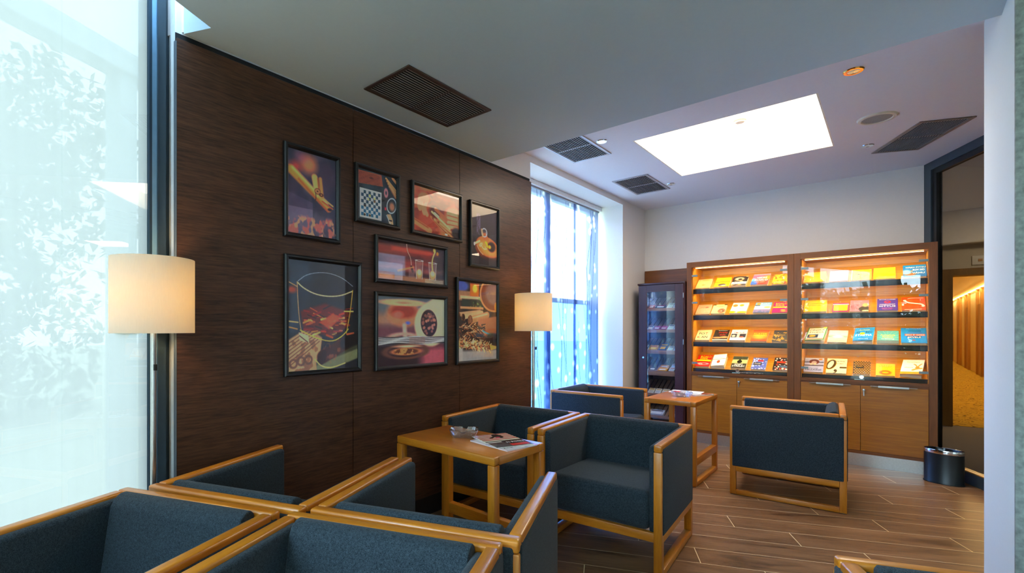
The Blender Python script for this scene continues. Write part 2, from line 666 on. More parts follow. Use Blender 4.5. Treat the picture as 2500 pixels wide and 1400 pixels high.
# lower ceiling, cut back along the facade
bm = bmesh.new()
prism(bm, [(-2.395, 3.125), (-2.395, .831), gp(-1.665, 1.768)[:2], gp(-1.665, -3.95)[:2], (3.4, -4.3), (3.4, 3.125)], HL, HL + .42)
struct(link_mesh('ceiling', bm, plain('shaded ceiling tone', 'c2d4e0', .8, var=.01, sc=60, bs=.02), smooth=False))  # one paint with the upper ceiling; its cool, dimmer light is in this colour
# upper ceiling with the recess of the light box
LB = (-1.598, -.361, 4.008, 5.265)
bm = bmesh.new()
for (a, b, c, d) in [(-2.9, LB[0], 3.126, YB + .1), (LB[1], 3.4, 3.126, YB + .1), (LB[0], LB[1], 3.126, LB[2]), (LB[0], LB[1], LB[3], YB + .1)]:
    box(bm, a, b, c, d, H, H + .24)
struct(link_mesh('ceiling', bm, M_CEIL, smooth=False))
# left wall behind the dark panel, then the window bay
struct(BX('wall_left', XW - .32, XW, .806, 3.722, 0, H, M_WHITE))
struct(BX('wall_left', XW - .32, XW, 3.722, 5.75, 2.80, H, M_WHITE))
struct(BX('wall_left', XW - .32, XW, 5.75, YB, 0, H, M_WHITE))
struct(BX('wall_back', XW - .5, .236, YB, YB + .15, 0, H, M_WHITE))
# end cheek of the ceiling slot; glazed cap added for top light
bm = bmesh.new()
prism(bm, [gp(-1.665, 1.772)[:2], gp(-1.665, 1.83)[:2], (-2.62, .95), gp(-1.93, 1.772)[:2]], HL + .012, 3.5)
struct(link_mesh('wall_slot', bm, M_WHITE, smooth=False))
bm = bmesh.new()
prism(bm, [gp(-1.66, 1.85)[:2], gp(-2.05, 1.85)[:2], gp(-2.05, -3.9)[:2], gp(-1.66, -3.9)[:2]], 3.42, 3.43)
struct(link_mesh('added_rooflight', bm, glassmat('added slot glazing', (.50, .56, .60, 1), 1.45), smooth=False))
# pillar by the right edge of the view
struct(BX('wall_pillar', .35, .95, 2.775, 3.66, 0, H, plain('cool white paint', 'e0ecee', .75, var=.01, sc=60, bs=.03)))
M_CONC = plain('green grey concrete', '8d9592', .9, var=.3, sc=45, bs=.5)
struct(BX('trim_pillar', .343, .95, 2.755, 2.775, 0, HL, M_CONC))
# far right and rear walls of the room
struct(BX('wall_right', 3.3, 3.45, -4.4, 5.0, 0, H, M_WHITE))
bm = bmesh.new()
for a, b in [(-.4, .1), (.52, .68), (1.2, 1.45), (2.55, 2.8), (3.15, 3.4)]:
    box(bm, a, b, -4.45, -4.25, 0, 3.1)
box(bm, -.4, 3.4, -4.45, -4.25, 2.62, 3.1)
struct(link_mesh('wall_rear', bm, M_WHITE, smooth=False))
win = thing('window', '', 'window')
del win['label'], win['category']
win.name = 'window_2'
win['kind'] = 'structure'
BX('window_pane', .1, 3.2, -4.36, -4.35, 0, 2.62, M_GLASS, win)
bm = bmesh.new()
for x in (.1, 1.12, 1.45, 2.47, 2.8, 3.07):
    box(bm, x, x + .07, -4.4, -4.31, 0, 2.62)
box(bm, .1, 3.2, -4.4, -4.31, 2.05, 2.11)
link_mesh('window_frame', bm, M_FRAME, win, smooth=False)
M_UNSEENGLASS = glassmat('clear unseen facade panes', (.66, .70, .72, 1), 1.5, haze=.12, hazecol=(.6, .64, .66, 1))  # for panes out of view, made clearer to let more daylight in
# facade glazing along the left, dusty glass in dark frames
win = bpy.data.objects.new('window_1', None)
COL.objects.link(win)
win['kind'] = 'structure'
win.rotation_euler = (0, 0, R(GA))      # local x = GN, local y = GD
for k, (a, b) in enumerate([(1.300, 1.66), (.097, 1.300), (-1.10, .097), (-2.3, -1.106), (-3.75, -2.306)]):
    o = BX('window_pane', -1.905, -1.897, a, b, 0, 3.42, [M_GLASS, M_FACADE, M_UNSEENGLASS], win, smooth=False)
    for p in o.data.polygons:
        p.material_index = (1 if k < 2 else 2) if p.normal.x < -.9 else 0      # outer face: dust film on the seen panes, clearer on the unseen
BX('mullion', -1.955, -1.892, 1.656, 1.670, 0, 3.42, plain('blue black gasket', '17364b', .5), win)
BX('mullion', -1.93, -1.895, 1.670, 1.697, 0, 3.42, plain('pale blue aluminium', '86b4d6', .35, .2), win)
BX('mullion', -1.96, -1.888, 1.697, 1.738, 0, 3.42, M_FRAME, win)
BX('mullion', -2.02, -1.915, 1.738, 1.84, 0, 3.5, M_FRAME, win)  # closing piece added to keep outside light off the wall end
for s in (-1.13, -3.3):
    BX('mullion', -1.96, -1.86, s, s + .06, 0, 3.42, M_FRAME, win)
BX('sill_rail', -1.95, -1.86, -3.75, 1.66, 0, .05, M_FRAME, win)
# dark wood wall panel on the left, in sheets with joints
struct(BX('trim_2', XW - .30, XW - .002, .800, .806, 0, H + .5, plain('grey white column paint', 'f0f5f5', .7)))
struct(BX('shade_strip_left', XW - .002, XW + .006, .806, 3.70, 0, .26, plain('dark recess shade', '1a1512', .7)))  # dark strip standing in for the shade below the raised panel
pan = thing('wall_panel', 'large dark wenge panelled wall board carrying the framed pictures', 'wall panel', (XP, 0, 0), 90)
seams = [.800, 1.771, 2.739, 3.713]
for a, b in zip(seams, seams[1:]):
    BX('panel_sheet', a + .0015, b - .0015, 0, .016, .135, 2.616, M_WENGE, pan, bev=.0008, seg=1)
BX('edge_strip', .794, .8005, -.001, .0165, .135, 2.60, plain('grey edge band', '6c7680', .5), pan)
struct(BX('trim_1', XW, XW + .004, .80, 3.705, 2.60, HL, M_BLACKGAP))
# window bay with the patterned sheer panels
win = bpy.data.objects.new('window_3', None)
COL.objects.link(win)
win['kind'] = 'structure'
bm = bmesh.new()
for y in (3.707, 4.68, 5.684):
    box(bm, -2.86, -2.80, y, y + .05, 0, 2.8)
box(bm, -2.86, -2.80, 3.757, 5.684, 2.74, 2.8)
box(bm, -2.86, -2.80, 3.757, 5.684, 0, .06)
box(bm, -2.86, -2.80, 3.757, 5.684, 1.60, 1.65)
link_mesh('window_frame', bm, plain('white window frame', 'e4e8ee', .4), win, smooth=False)
BX('window_pane', -2.833, -2.828, 3.75, 5.69, 1.65, 2.75, M_GLASS, win)
BX('window_pane', -2.833, -2.828, 3.75, 5.69, .05, 1.60, glassmat('blue tinted lower pane', (.56, .73, .90, 1), 1.45, haze=.2, hazecol=(.6, .78, .92, 1)), win)
bm = bmesh.new()
box(bm, -2.88, XW - .32, 3.55, 3.722, 0, H)
box(bm, -2.88, XW - .32, 5.75, 5.87, 0, H)
box(bm, -2.88, XW - .32, 3.722, 5.75, 2.80, H)
struct(link_mesh('wall_bay', bm, M_WHITE, smooth=False))

def sheer_art():
    w, h = 280, 1000
    A = Art(w, h, (.60, .64, .80))
    rs = random.Random(3)
    for i in range(26):
        x = rs.random()
        y = rs.random() * 1.1 - .1
        L = rs.uniform(.25, .6)
        am = rs.uniform(.03, .13)
        ph = rs.random() * 6
        pts = [(x + am * math.sin(ph + t * 3.4) + .06 * t, y + L * t) for t in [i / 14 for i in range(15)]]
        A.curve(pts, .005, (.24, .27, .52), .012, .75)
    for i in range(70):
        r = rs.choice([.022, .03, .04, .05])
        A.ell(rs.random(), rs.random(), r, r / A.asp, (1, 1, 1), soft=.01, al=.95)
    return A.a
M_SHEER = imgmat('printed sheer cloth', sheer_art(), mode='sheer')
def sheer(y0, y1, x, label):
    bm = bmesh.new()
    uv = bm.loops.layers.uv.new('UVMap')
    n = 24
    z0, z1 = .02, 2.735
    g = []
    for j in range(n + 1):
        t = j / n
        dx = .006 * math.sin(t * 9 + y0 * 5)
        g.append([bm.verts.new((x + dx, y0 + (y1 - y0) * t, z)) for z in (z0, z1)])
    for j in range(n):
        f = bm.faces.new((g[j][0], g[j + 1][0], g[j + 1][1], g[j][1]))
        for l in f.loops:
            l[uv].uv = ((l.vert.co.y - y0) / (y1 - y0), (l.vert.co.z - z0) / (z1 - z0))
    t = thing('sheer_curtain', label, 'curtain', (0, 0, 0), group='sheer curtain panels in the window bay')
    link_mesh('cloth', bm, M_SHEER, t)
    d = plain('dark hem', '4a4670', .8)
    hm = plain('hem weight bar', '9aa0b8', .6)
    BX('weight_bar', x - .006, x + .006, y0, y1, .012, .03, hm, t)
    return t
sheer(3.78, 4.545, -2.70, 'printed sheer curtain panel nearest the dark panelled wall, behind the far lamp shade')
sheer(4.455, 5.145, -2.715, 'printed sheer curtain panel in the middle of the window bay')
sheer(5.065, 5.69, -2.70, 'printed sheer curtain panel closest to the glazed cigar cabinet')
cr = thing('curtain_rail', 'slim white curtain rail along the top of the window bay', 'curtain rail', (0, 0, 0))
BX('track', -2.75, -2.66, 3.72, 5.72, 2.752, 2.798, plain('white rail', 'e9e9ee', .4), cr, bev=.004)
BX('runner_channel', -2.74, -2.69, 3.74, 5.70, 2.735, 2.752, plain('grey channel', '8d8f98', .5), cr)

# glazed partition on the right and the hall behind it
win = bpy.data.objects.new('window_4', None)
COL.objects.link(win)
win['kind'] = 'structure'
win.location = (.236, 6.46, 0)
win.rotation_euler = (0, 0, R(GA))   # local -y runs along the partition towards the viewer
BX('window_frame', -.008, .07, -.10, .0, 0, H, M_FRAME, win)
BX('window_frame', .005, .05, -.155, -.10, .0, H, plain('black gasket', '0c1014', .5), win)
BX('window_frame', -.008, .07, -4.2, -.10, H - .075, H, M_FRAME, win)
BX('window_frame', .005, .05, -4.2, -.15, H - .12, H - .075, plain('black gasket', '0c1014', .5), win)
BX('window_frame', -.008, .07, -4.2, -.10, 0, .095, M_FRAME, win)
BX('window_frame', .0, .06, -4.2, -.11, .095, .103, wood('oak bead', 'a8702c', 'c48a3c', 'Y', 9), win)
BX('window_pane', .024, .032, -4.2, -.155, .10, H - .12, M_PARTGLASS, win)

bm = bmesh.new()
prism(bm, [(.24, 6.62), (1.1, 5.0), (3.4, 5.0), (3.4, 9.42), (-.6, 9.42), (-.6, 6.62)], -.12, -.004)
struct(link_mesh('floor_hall', bm, M_GREYCARPET, smooth=False))
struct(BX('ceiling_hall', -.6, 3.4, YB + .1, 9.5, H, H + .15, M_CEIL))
struct(BX('floor_corridor', .55, 1.86, 9.42, 34, -.12, 0, M_CARPET))
bm = bmesh.new()
box(bm, -.6, .49, 9.35, 9.47, 0, H)
box(bm, 1.75, 3.4, 9.35, 9.47, 0, H)
box(bm, .49, 1.75, 9.35, 9.47, 2.10, H)
struct(link_mesh('wall_hall', bm, M_BEIGE, smooth=False))
struct(BX('wall_bulkhead', -.6, 3.4, 9.18, 9.35, 2.42, H, plain('light beige paint', 'd9cfba', .8)))
struct(BX('wall_hall_left', -.7, -.6, 6.6, 9.5, 0, H, M_BEIGE))
struct(BX('wall_hall_right', 3.4, 3.5, 5.0, 9.5, 0, H, M_BEIGE))
struct(BX('baseboard_hall', -.6, .49, 9.335, 9.35, 0, .07, M_DARK))
dr = bpy.data.objects.new('door_1', None)
COL.objects.link(dr)
dr['kind'] = 'structure'
wj = wood('oak door lining', '6a4a1c', '8f6a2c', 'Z', 8, .5)
BX('jamb', .49, .607, 9.30, 9.56, 0, 2.10, wj, dr)
BX('jamb', 1.64, 1.75, 9.30, 9.56, 0, 2.10, wj, dr)
BX('door_head', .607, 1.64, 9.30, 9.56, 2.01, 2.10, wj, dr)
BX('strike_plate', .600, .612, 9.36, 9.38, .93, 1.10, M_DARK, dr)
# corridor
M_CORW = plain('cream corridor paint', 'd8bf86', .8)
struct(BX('wall_corridor_left', .47, .55, 9.56, 34, 0, 2.6, M_CORW))
struct(BX('wall_corridor_right', 1.86, 1.96, 9.56, 34, 0, 2.6, M_CORW))
struct(BX('wall_corridor_end', .47, 1.96, 34, 34.1, 0, 2.6, M_CORW))
struct(BX('ceiling_corridor', .47, 1.96, 9.47, 34, 2.50, 2.6, plain('warm corridor ceiling', 'd8c08c', .8)))
struct(BX('light_cove', 1.80, 1.83, 9.7, 33.5, 2.44, 2.47, emit('corridor led', 'ffdf9a', 7)))
wd = wood('corridor oak door', '8a5a1e', 'b07a30', 'Z', 8, .5)
for i, y in enumerate((12.2, 14.4, 17.2, 19.6, 22.6, 25.2, 28.4)):
    d_ = bpy.data.objects.new('door_%d' % (i + 2), None)
    COL.objects.link(d_)
    d_['kind'] = 'structure'
    BX('door_leaf', 1.83, 1.86, y, y + .85, 0, 2.0, wd, d_)
    BX('jamb', 1.80, 1.86, y - .10, y, 0, 2.44, wood('corridor oak trim', '9a6a24', 'bd8836', 'Z', 8, .5), d_)
    BX('jamb', 1.80, 1.86, y + .85, y + .95, 0, 2.44, MATS['corridor oak trim'], d_)
sw = thing('wall_switch', 'small square white switch beside the oak door lining in the hall', 'switch', (.86, 9.345, 2.20))
BX('plate', -.075, .075, -.012, 0, -.06, .06, plain('white plastic', 'ddd6c6', .4), sw, bev=.004)
BX('rocker', -.02, .02, -.017, -.011, -.018, .018, plain('orange mark', 'b98a52', .4), sw, bev=.002)
# ceiling-step lights: area lamps that the corridor and the hall have
def area(name, loc, rot, sx_, sy_, power, col, spread=180):
    l = bpy.data.lights.new(name, 'AREA')
    l.shape = 'RECTANGLE'
    l.size, l.size_y = sx_, sy_
    l.energy = power
    l.color = col
    l.spread = R(spread)
    o = bpy.data.objects.new(name, l)
    o.location = loc
    o.rotation_euler = rot
    COL.objects.link(o)
    return o
area('corridor_light', (1.78, 20, 2.43), (0, R(25), 0), .05, 20, 190, (1, .78, .40))
area('hall_light', (1.4, 8.0, 2.84), (0, 0, 0), .6, .6, 14, (1, .86, .68))

# ------------------------------------------------------------------ light box in the upper ceiling
lb = thing('ceiling_light_box', 'large glowing warm white square light box recessed in the far ceiling', 'ceiling light', (0, 0, 0))
x0, x1, y0, y1 = LB
bm = bmesh.new()
for (a, b, c, d) in [(x0, x0 + .012, y0, y1), (x1 - .012, x1, y0, y1), (x0 + .012, x1 - .012, y0, y0 + .012), (x0 + .012, x1 - .012, y1 - .012, y1)]:
    box(bm, a, b, c, d, H + .001, H + .22)
link_mesh('recess_frame', bm, plain('light box paint', 'fff4e4', .7), lb, smooth=False)
BX('luminous_panel', x0 + .012, x1 - .012, y0 + .012, y1 - .012, H + .205, H + .22, emit('warm luminous panel', 'ffead2', 5.6), lb)
sd = thing('smoke_detector', 'round white smoke detector on the glowing ceiling light box', 'smoke detector', (-.942, 4.629, H + .205))
bm = bmesh.new()
lathe(bm, [(.001, -.045), (.030, -.045), (.040, -.038), (.052, -.022), (.055, 0)], 32)
link_mesh('housing', bm, plain('detector white', 'f4efe6', .5), sd)
bm = bmesh.new()
lathe(bm, [(.043, -.034), (.047, -.030), (.049, -.026)], 32)
link_mesh('vent_ring', bm, plain('detector slots', 'a89c8c', .5), sd)

# vents
def vent(x, y, z, L, Wd, rz, nslat, label, fc='5a4a46', sc_='b4aaa6'):
    """slats run along local y (length L)"""
    t = thing('ceiling_vent', label, 'vent', (x, y, z), rz, group='louvred ceiling vents')
    fm = plain('vent aluminium ' + fc, fc, .4, .4)
    bm = bmesh.new()
    e = .024
    for (a, b, c, d) in [(-Wd / 2, -Wd / 2 + e, -L / 2, L / 2), (Wd / 2 - e, Wd / 2, -L / 2, L / 2), (-Wd / 2 + e, Wd / 2 - e, -L / 2, -L / 2 + e), (-Wd / 2 + e, Wd / 2 - e, L / 2 - e, L / 2)]:
        box(bm, a, b, c, d, -.008, -.0004, .002, 1)
    link_mesh('frame', bm, fm, t)
    BX('backing', -Wd / 2 + e, Wd / 2 - e, -L / 2 + e, L / 2 - e, -.0015, -.0006, plain('duct dark', '06080a', .9), t)
    bm = bmesh.new()
    w_ = Wd - 2 * e
    for i in range(nslat):
        xx = -w_ / 2 + w_ * (i + .5) / nslat
        box(bm, xx - .0012, xx + .0012, -L / 2 + e, L / 2 - e, -.0055, -.0020)
    link_mesh('louvre_slats', bm, plain('slat aluminium ' + sc_, sc_, .4, .3), t, smooth=False)
    BX('crossbar', -Wd / 2 + e, Wd / 2 - e, -.004, .004, -.0075, -.0015, fm, t)
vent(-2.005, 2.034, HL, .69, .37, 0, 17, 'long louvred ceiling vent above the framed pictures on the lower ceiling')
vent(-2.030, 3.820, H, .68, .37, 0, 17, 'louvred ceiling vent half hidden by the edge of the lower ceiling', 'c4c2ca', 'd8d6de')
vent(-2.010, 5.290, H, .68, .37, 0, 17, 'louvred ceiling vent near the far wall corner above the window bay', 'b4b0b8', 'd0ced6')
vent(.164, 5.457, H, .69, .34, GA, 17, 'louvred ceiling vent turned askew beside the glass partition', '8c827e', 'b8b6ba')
# downlights
def downlight(x, y, label, col, r=.05, glow=None, lampc='f0efe8'):
    t = thing('ceiling_spotlight', label, 'spotlight', (x, y, H), group='recessed ceiling spotlights')
    bm = bmesh.new()
    lathe(bm, [(r * .62, .0), (r * .64, -.007), (r * .9, -.007), (r, -.0005)], 32)
    link_mesh('trim_ring', bm, plain('spot ring ' + col, col, .18, .9), t)
    bm = bmesh.new()
    lathe(bm, [(.001, -.001), (r * .25, -.002), (r * .62, -.006)], 32)
    link_mesh('reflector_bulb', bm, plain('spot bulb ' + lampc, lampc, .12, .8) if not glow else emit('spot glow', lampc, glow), t)
downlight(-.171, 3.809, 'gold rimmed recessed spotlight near the ceiling step', 'e0a24a', .052)
downlight(-1.788, 3.837, 'small white recessed spotlight beside the half hidden ceiling vent', 'e8ebf2', .045, 1.6, 'f2f6ff')
downlight(-1.763, 5.467, 'small white recessed spotlight beside the corner ceiling vent', 'd6d8e0', .045)
downlight(-.152, 5.439, 'small white recessed spotlight between the round speaker and the skewed vent', 'd6d8e0', .045)
sp = thing('ceiling_speaker', 'round cream ceiling loudspeaker with a grey mesh', 'loudspeaker', (-.081, 4.773, H))
bm = bmesh.new()
lathe(bm, [(.088, -.006), (.092, -.012), (.110, -.010), (.117, 0)], 48)
link_mesh('rim', bm, plain('speaker rim', 'e4dfd0', .5), sp)
bm = bmesh.new()
lathe(bm, [(.001, -.009), (.088, -.006)], 48)
link_mesh('grille', bm, plain('speaker mesh', '9a9b98', .6, var=.3, sc=400), sp)

# ------------------------------------------------------------------ outside
struct(BX('ground_outside', -60, 40, -60, 60, -.5, -.35, plain('pale paving outside', 'b9b695', .9, var=.25, sc=.6)))
def leafmat():
    m, nt, out = newmat('tree foliage')
    b = bsdf(nt, out, .7)
    f = noise(nt, objvec(nt), 6, 3)
    nt.links.new(ramp(nt, f, [(.3, '28401f'), (.7, '4f6f35')]), b.inputs['Base Color'])
    return m
M_LEAF = leafmat()
M_BARK = plain('bark', '4b3b2c', .9, var=.3, sc=12)
def tree(x, y, h, r, label, n=9000, seed=1):
    t = thing('tree', label, 'tree', (x, y, -.35), group='trees outside the windows')
    rs = np.random.RandomState(seed)
    bm = bmesh.new()
    tube(bm, [(0, 0, 0), (.05, .02, h * .3), (0, .1, h * .62), (.1, .1, h * .85)], .16, 8)
    link_mesh('trunk', bm, M_BARK, t)
    cl = [(rs.normal(0, r * .42), rs.normal(0, r * .42), h * .60 + rs.normal(0, h * .17), rs.uniform(.35, .6) * r) for _ in range(22)]
    V = []
    for i in range(n):
        c = cl[rs.randint(len(cl))]
        d = rs.normal(size=3)
        d /= np.linalg.norm(d)
        p = np.array(c[:3]) + d * c[3] * rs.uniform(.75, 1.08)
        a, b = rs.normal(size=3), rs.normal(size=3)
        a /= np.linalg.norm(a)
        b -= a * a.dot(b)
        b /= np.linalg.norm(b)
        s = rs.uniform(.07, .16)
        V += [p - a * s, p + b * s * .5, p + a * s, p - b * s * .5]
    me = bpy.data.meshes.new('foliage')
    me.from_pydata([tuple(v) for v in V], [], [(4 * i, 4 * i + 1, 4 * i + 2, 4 * i + 3) for i in range(n)])
    me.materials.append(M_LEAF)
    o = bpy.data.objects.new('foliage', me)
    COL.objects.link(o)
    o.parent = t
tree(-12.0, .2, 7.6, 2.5, 'leafy tree seen hazily through the dusty glass on the left', seed=2)
tree(-9.5, -7.5, 7.5, 2.6, 'leafy tree outside the glass facade behind the viewer', seed=5, n=6000)
def hedge(x0, x1, y, h, label, n=9000, seed=4):
    t = thing('hedge', label, 'hedge', ((x0 + x1) / 2, y, -.35))
    rs = np.random.RandomState(seed)
    L = x1 - x0
    V = []
    for i in range(n):
        p = np.array([rs.uniform(-L / 2, L / 2), rs.uniform(-.5, .5), 0])
        p[2] = rs.uniform(.05, 1) * (h + .5 * math.sin(p[0] * 2.1) * math.sin(p[0] * .7 + 1) + rs.normal(0, .12))
        a, b = rs.normal(size=3), rs.normal(size=3)
        a /= np.linalg.norm(a)
        b -= a * a.dot(b)
        b /= np.linalg.norm(b)
        s_ = rs.uniform(.09, .2)
        V += [p - a * s_, p + b * s_ * .5, p + a * s_, p - b * s_ * .5]
    me = bpy.data.meshes.new('foliage')
    me.from_pydata([tuple(v) for v in V], [], [(4 * i, 4 * i + 1, 4 * i + 2, 4 * i + 3) for i in range(n)])
    me.materials.append(M_LEAF)
    o = bpy.data.objects.new('foliage', me)
    COL.objects.link(o)
    o.parent = t
    bm = bmesh.new()
    for i in range(14):
        xx = -L / 2 + L * (i + .5) / 14
        tube(bm, [(xx, 0, 0), (xx + .1, 0, h * .5), (xx, .1, h * .8)], .03, 6)
    link_mesh('stems', bm, M_BARK, t)
hedge(-4, 6.5, -9.0, 3.1, 'tall clipped hedge outside the rear windows')
tree(5.0, -14.5, 7.0, 2.6, 'leafy tree outside the rear windows', seed=9, n=6000)
bt = thing('facade_beam', 'pale steel beam on a post running outside the dusty glass', 'beam', (0, 0, 0), GA)
bmt = plain('pale painted steel', 'c4d2d2', .6)
BX('beam', -3.40, -3.22, -5, 4.2, 3.13, 3.28, bmt, bt)
BX('post', -3.40, -3.26, 2.62, 2.75, -.35, 3.13, bmt, bt)

# ------------------------------------------------------------------ armchairs
def make_armchair():
    """local +y is where the sitter looks, origin on the floor under the middle"""
    W2, D2, T, HT = .3575, .36, .042, .697
    t = thing('armchair', '', 'armchair', group='square beech framed armchairs')
    by, bz, bx_ = M_BEECH['Y'], M_BEECH['Z'], M_BEECH['X']
    for sx in (-1, 1):
        a, b = sorted((sx * W2, sx * (W2 - T)))
        for (c, d) in ((D2 - T, D2), (-D2, -D2 + T)):
            BX('leg', a, b, c, d, .004, HT - .040, bz, t, bev=.004)
        BX('armrest', a, b, -D2 + T, D2, HT - .040, HT, by, t, bev=.009, seg=3)
        BX('side_rail', a, b, -D2 + T, D2 - T, .184, .228, by, t, bev=.003)
        BX('floor_runner', a, b, -D2 + T, D2 - T, .004, .040, by, t, bev=.003)
        # upholstered side: outer pad, core and inner pad in one shell
        bm = bmesh.new()
        o0, o1 = sorted((sx * (W2 - .012), sx * (W2 + .005)))
        box(bm, o0, o1, -D2 + .016, D2 - .016, .224, HT - .021, .0095, 3)
        c0, c1 = sorted((sx * (W2 - .034), sx * (W2 - .010)))
        box(bm, c0, c1, -D2 + T, D2 - T, .228, HT - .040)
        i0, i1 = sorted((sx * (W2 - .072), sx * (W2 - .033)))
        box(bm, i0, i1, -D2 + .05, D2 - .022, .224, HT - .012, .016, 4)
        link_mesh('side_upholstery', bm, M_FAB, t)
        for c in (D2 - .02, -D2 + .02):
            bm = bmesh.new()
            cyl(bm, (sx * (W2 - .021), c, 0), .009, .006, 12)
            link_mesh('foot_glide', bm, M_STEEL, t)
    BX('back_rail', -W2 + .0005, W2 - .0005, -D2, -D2 + T, HT - .040, HT, bx_, t, bev=.009, seg=3)
    BX('seat_rail', -W2 + T, W2 - T, D2 - T + .004, D2 - .006, .184, .232, bx_, t, bev=.003)
    BX('seat_rail', -W2 + T, W2 - T, -D2 + .002, -D2 + T - .004, .184, .228, bx_, t, bev=.003)
    bm = bmesh.new()
    box(bm, -W2 + .016, W2 - .016, -D2 - .005, -D2 + .012, .224, HT - .021, .0095, 3)
    box(bm, -W2 + T, W2 - T, -D2 + .010, -D2 + .036, .228, HT - .040)
    link_mesh('back_upholstery', bm, M_FAB, t)
    # wedge shaped back cushion with a rounded roll at the top
    prof = [(-D2 + .034, .24), (-D2 + .165, .24), (-D2 + .160, .40), (-D2 + .126, .620), (-D2 + .118, .668), (-D2 + .102, .694), (-D2 + .080, .706), (-D2 + .058, .706), (-D2 + .043, .692)]
    bm = bmesh.new()
    xx = W2 - .070
    a = [bm.verts.new((-xx, y, z)) for y, z in prof]
    b = [bm.verts.new((xx, y, z)) for y, z in prof]
    bm.faces.new(a)
    bm.faces.new(b[::-1])
    for i in range(len(prof)):
        j = (i + 1) % len(prof)
        bm.faces.new((a[i], b[i], b[j], a[j]))
    bmesh.ops.recalc_face_normals(bm, faces=bm.faces[:])
    bmesh.ops.bevel(bm, geom=bm.edges[:], offset=.007, segments=3, profile=.5, affect='EDGES', clamp_overlap=True)
    link_mesh('back_cushion', bm, M_FAB, t, angle=50)
    bm = bmesh.new()
    box(bm, -W2 + .068, W2 - .068, -D2 + .12, D2 - .010, .232, .425, .034, 5)
    for v in bm.verts:                     # crowned seat, falling slightly to the back
        if v.co.z > .36:
            v.co.z += .010 * (1 - (v.co.x / .3) ** 2) + (v.co.y) * .05
        if v.co.y > D2 - .06 and .26 < v.co.z < .40:
            v.co.y += .006
    link_mesh('seat_cushion', bm, M_FAB, t, angle=50)
    return t
armchairs = [
    ((-1.263, 2.918), 184.4, 'grey blue armchair open to the viewer, between the nearer table and the aisle'),
    ((-2.002, 2.860), 184.4, 'grey blue armchair against the dark panelled wall, behind the low table with magazines'),
    ((-.617, 4.707), 94.3, 'grey blue armchair standing sideways in front of the right bookcase doors'),
    ((-2.180, 4.624), -87.3, 'blue armchair in the window bay in front of the sheer curtains'),
    ((-1.708, .357), -157.7, 'armchair at the lower left, nearest the dusty glass, back to back with another'),
    ((-1.011, .655), -157.6, 'foreground armchair at the bottom centre with sunlit blue back cushion'),
    ((-1.928, 1.074), 20.9, 'armchair in the corner between dusty glass and panelled wall, facing the wall'),
    ((-1.249, 1.358), 21.4, 'armchair facing away towards the low table, with its raised arm in front of it'),
    ((.352, 1.465), -157.0, 'armchair cut off at the bottom right corner, beside the pillar'),
]
proto = None
for (x, y), rz, lab in armchairs:
    if proto is None:
        proto = make_armchair()
        proto.location = (x, y, 0)
        proto.rotation_euler = (0, 0, R(rz))
        proto['label'] = lab
    else:
        dup(proto, (x, y, 0), rz, lab, 'square beech framed armchairs')

# ------------------------------------------------------------------ low tables (long side = local x)
def make_table(L, label, loc, rz):
    D, T, HT = .42, .042, .70
    t = thing('side_table', label, 'table', loc, rz, group='beech side tables')
    l2, d2 = L / 2, D / 2
    for sx in (-1, 1):
        for sy in (-1, 1):
            a, b = sorted((sx * l2, sx * (l2 - T)))
            c, d = sorted((sy * d2, sy * (d2 - T)))
            BX('leg', a, b, c, d, .003, HT - .042, M_BEECH['Z'], t, bev=.004)
    for sy in (-1, 1):
        c, d = sorted((sy * d2, sy * (d2 - T)))
        BX('apron', -l2, l2, c, d, HT - .042, HT - .0005, M_BEECH['X'], t, bev=.007, seg=3)
        BX('stretcher', -l2 + T, l2 - T, c, d, .172, .235, M_BEECH['X'], t, bev=.003)
        BX('floor_runner', -l2 + T, l2 - T, c, d, .003, .038, M_BEECH['X'], t, bev=.003)
    for sx in (-1, 1):
        a, b = sorted((sx * (l2 - .0005), sx * (l2 - T)))
        BX('apron', a, b, -d2 + T, d2 - T, HT - .042, HT - .0005, M_BEECH['Y'], t, bev=.003)
    BX('table_top', -l2 + .004, l2 - .004, -d2 + .004, d2 - .004, HT - .012, HT, M_BTOP, t, bev=.003)
    return t
T1 = make_table(.70, 'beech side table against the foreground armchairs with a glass ashtray and magazines', (-1.716, 2.032, 0), -1.5)
T2 = make_table(.70, 'beech side table in front of the cigar cabinet with an ashtray and a newspaper pile', (-1.402, 4.640, 0), 90.5)

# ashtrays
M_CRYSTAL = glassmat('pressed glass', (.93, .95, .95, 1), 1.6, gain=2.6, haze=.10, hazecol=(.9, .93, .95, 1))

def ashtray(loc, rz, label, butts=0):
    t = thing('ashtray', label, 'ashtray', loc, rz)
    bm = bmesh.new()
    n = 64
    def ring(r, z, sq, notch=0):
        vs = []
        for i in range(n):
            a = 2 * math.pi * (i + .5) / n
            c, s = math.cos(a), math.sin(a)
            k = (abs(c) ** sq + abs(s) ** sq) ** (-1 / sq)
            zz = z
            if notch and min(abs(((a + math.pi / 4) % (math.pi / 2)) - math.pi / 4), 9) < .17:
                zz -= notch
            vs.append(bm.verts.new((r * k * c * 1.12, r * k * s, zz)))
        return vs
    rs = [ring(.052, .0005, 7), ring(.064, .020, 7), ring(.069, .044, 7, .013), ring(.058, .044, 7, .013), ring(.046, .014, 4)]
    for a, b in zip(rs, rs[1:]):
        for i in range(n):
            bm.faces.new((a[i], a[(i + 1) % n], b[(i + 1) % n], b[i]))
    bm.faces.new(rs[0][::-1])
    bm.faces.new(rs[-1])
    link_mesh('bowl', bm, M_CRYSTAL, t, angle=25)
    return t
ashtray((-1.772, 2.065, .7), 34, 'square pressed glass ashtray on the nearer side table')
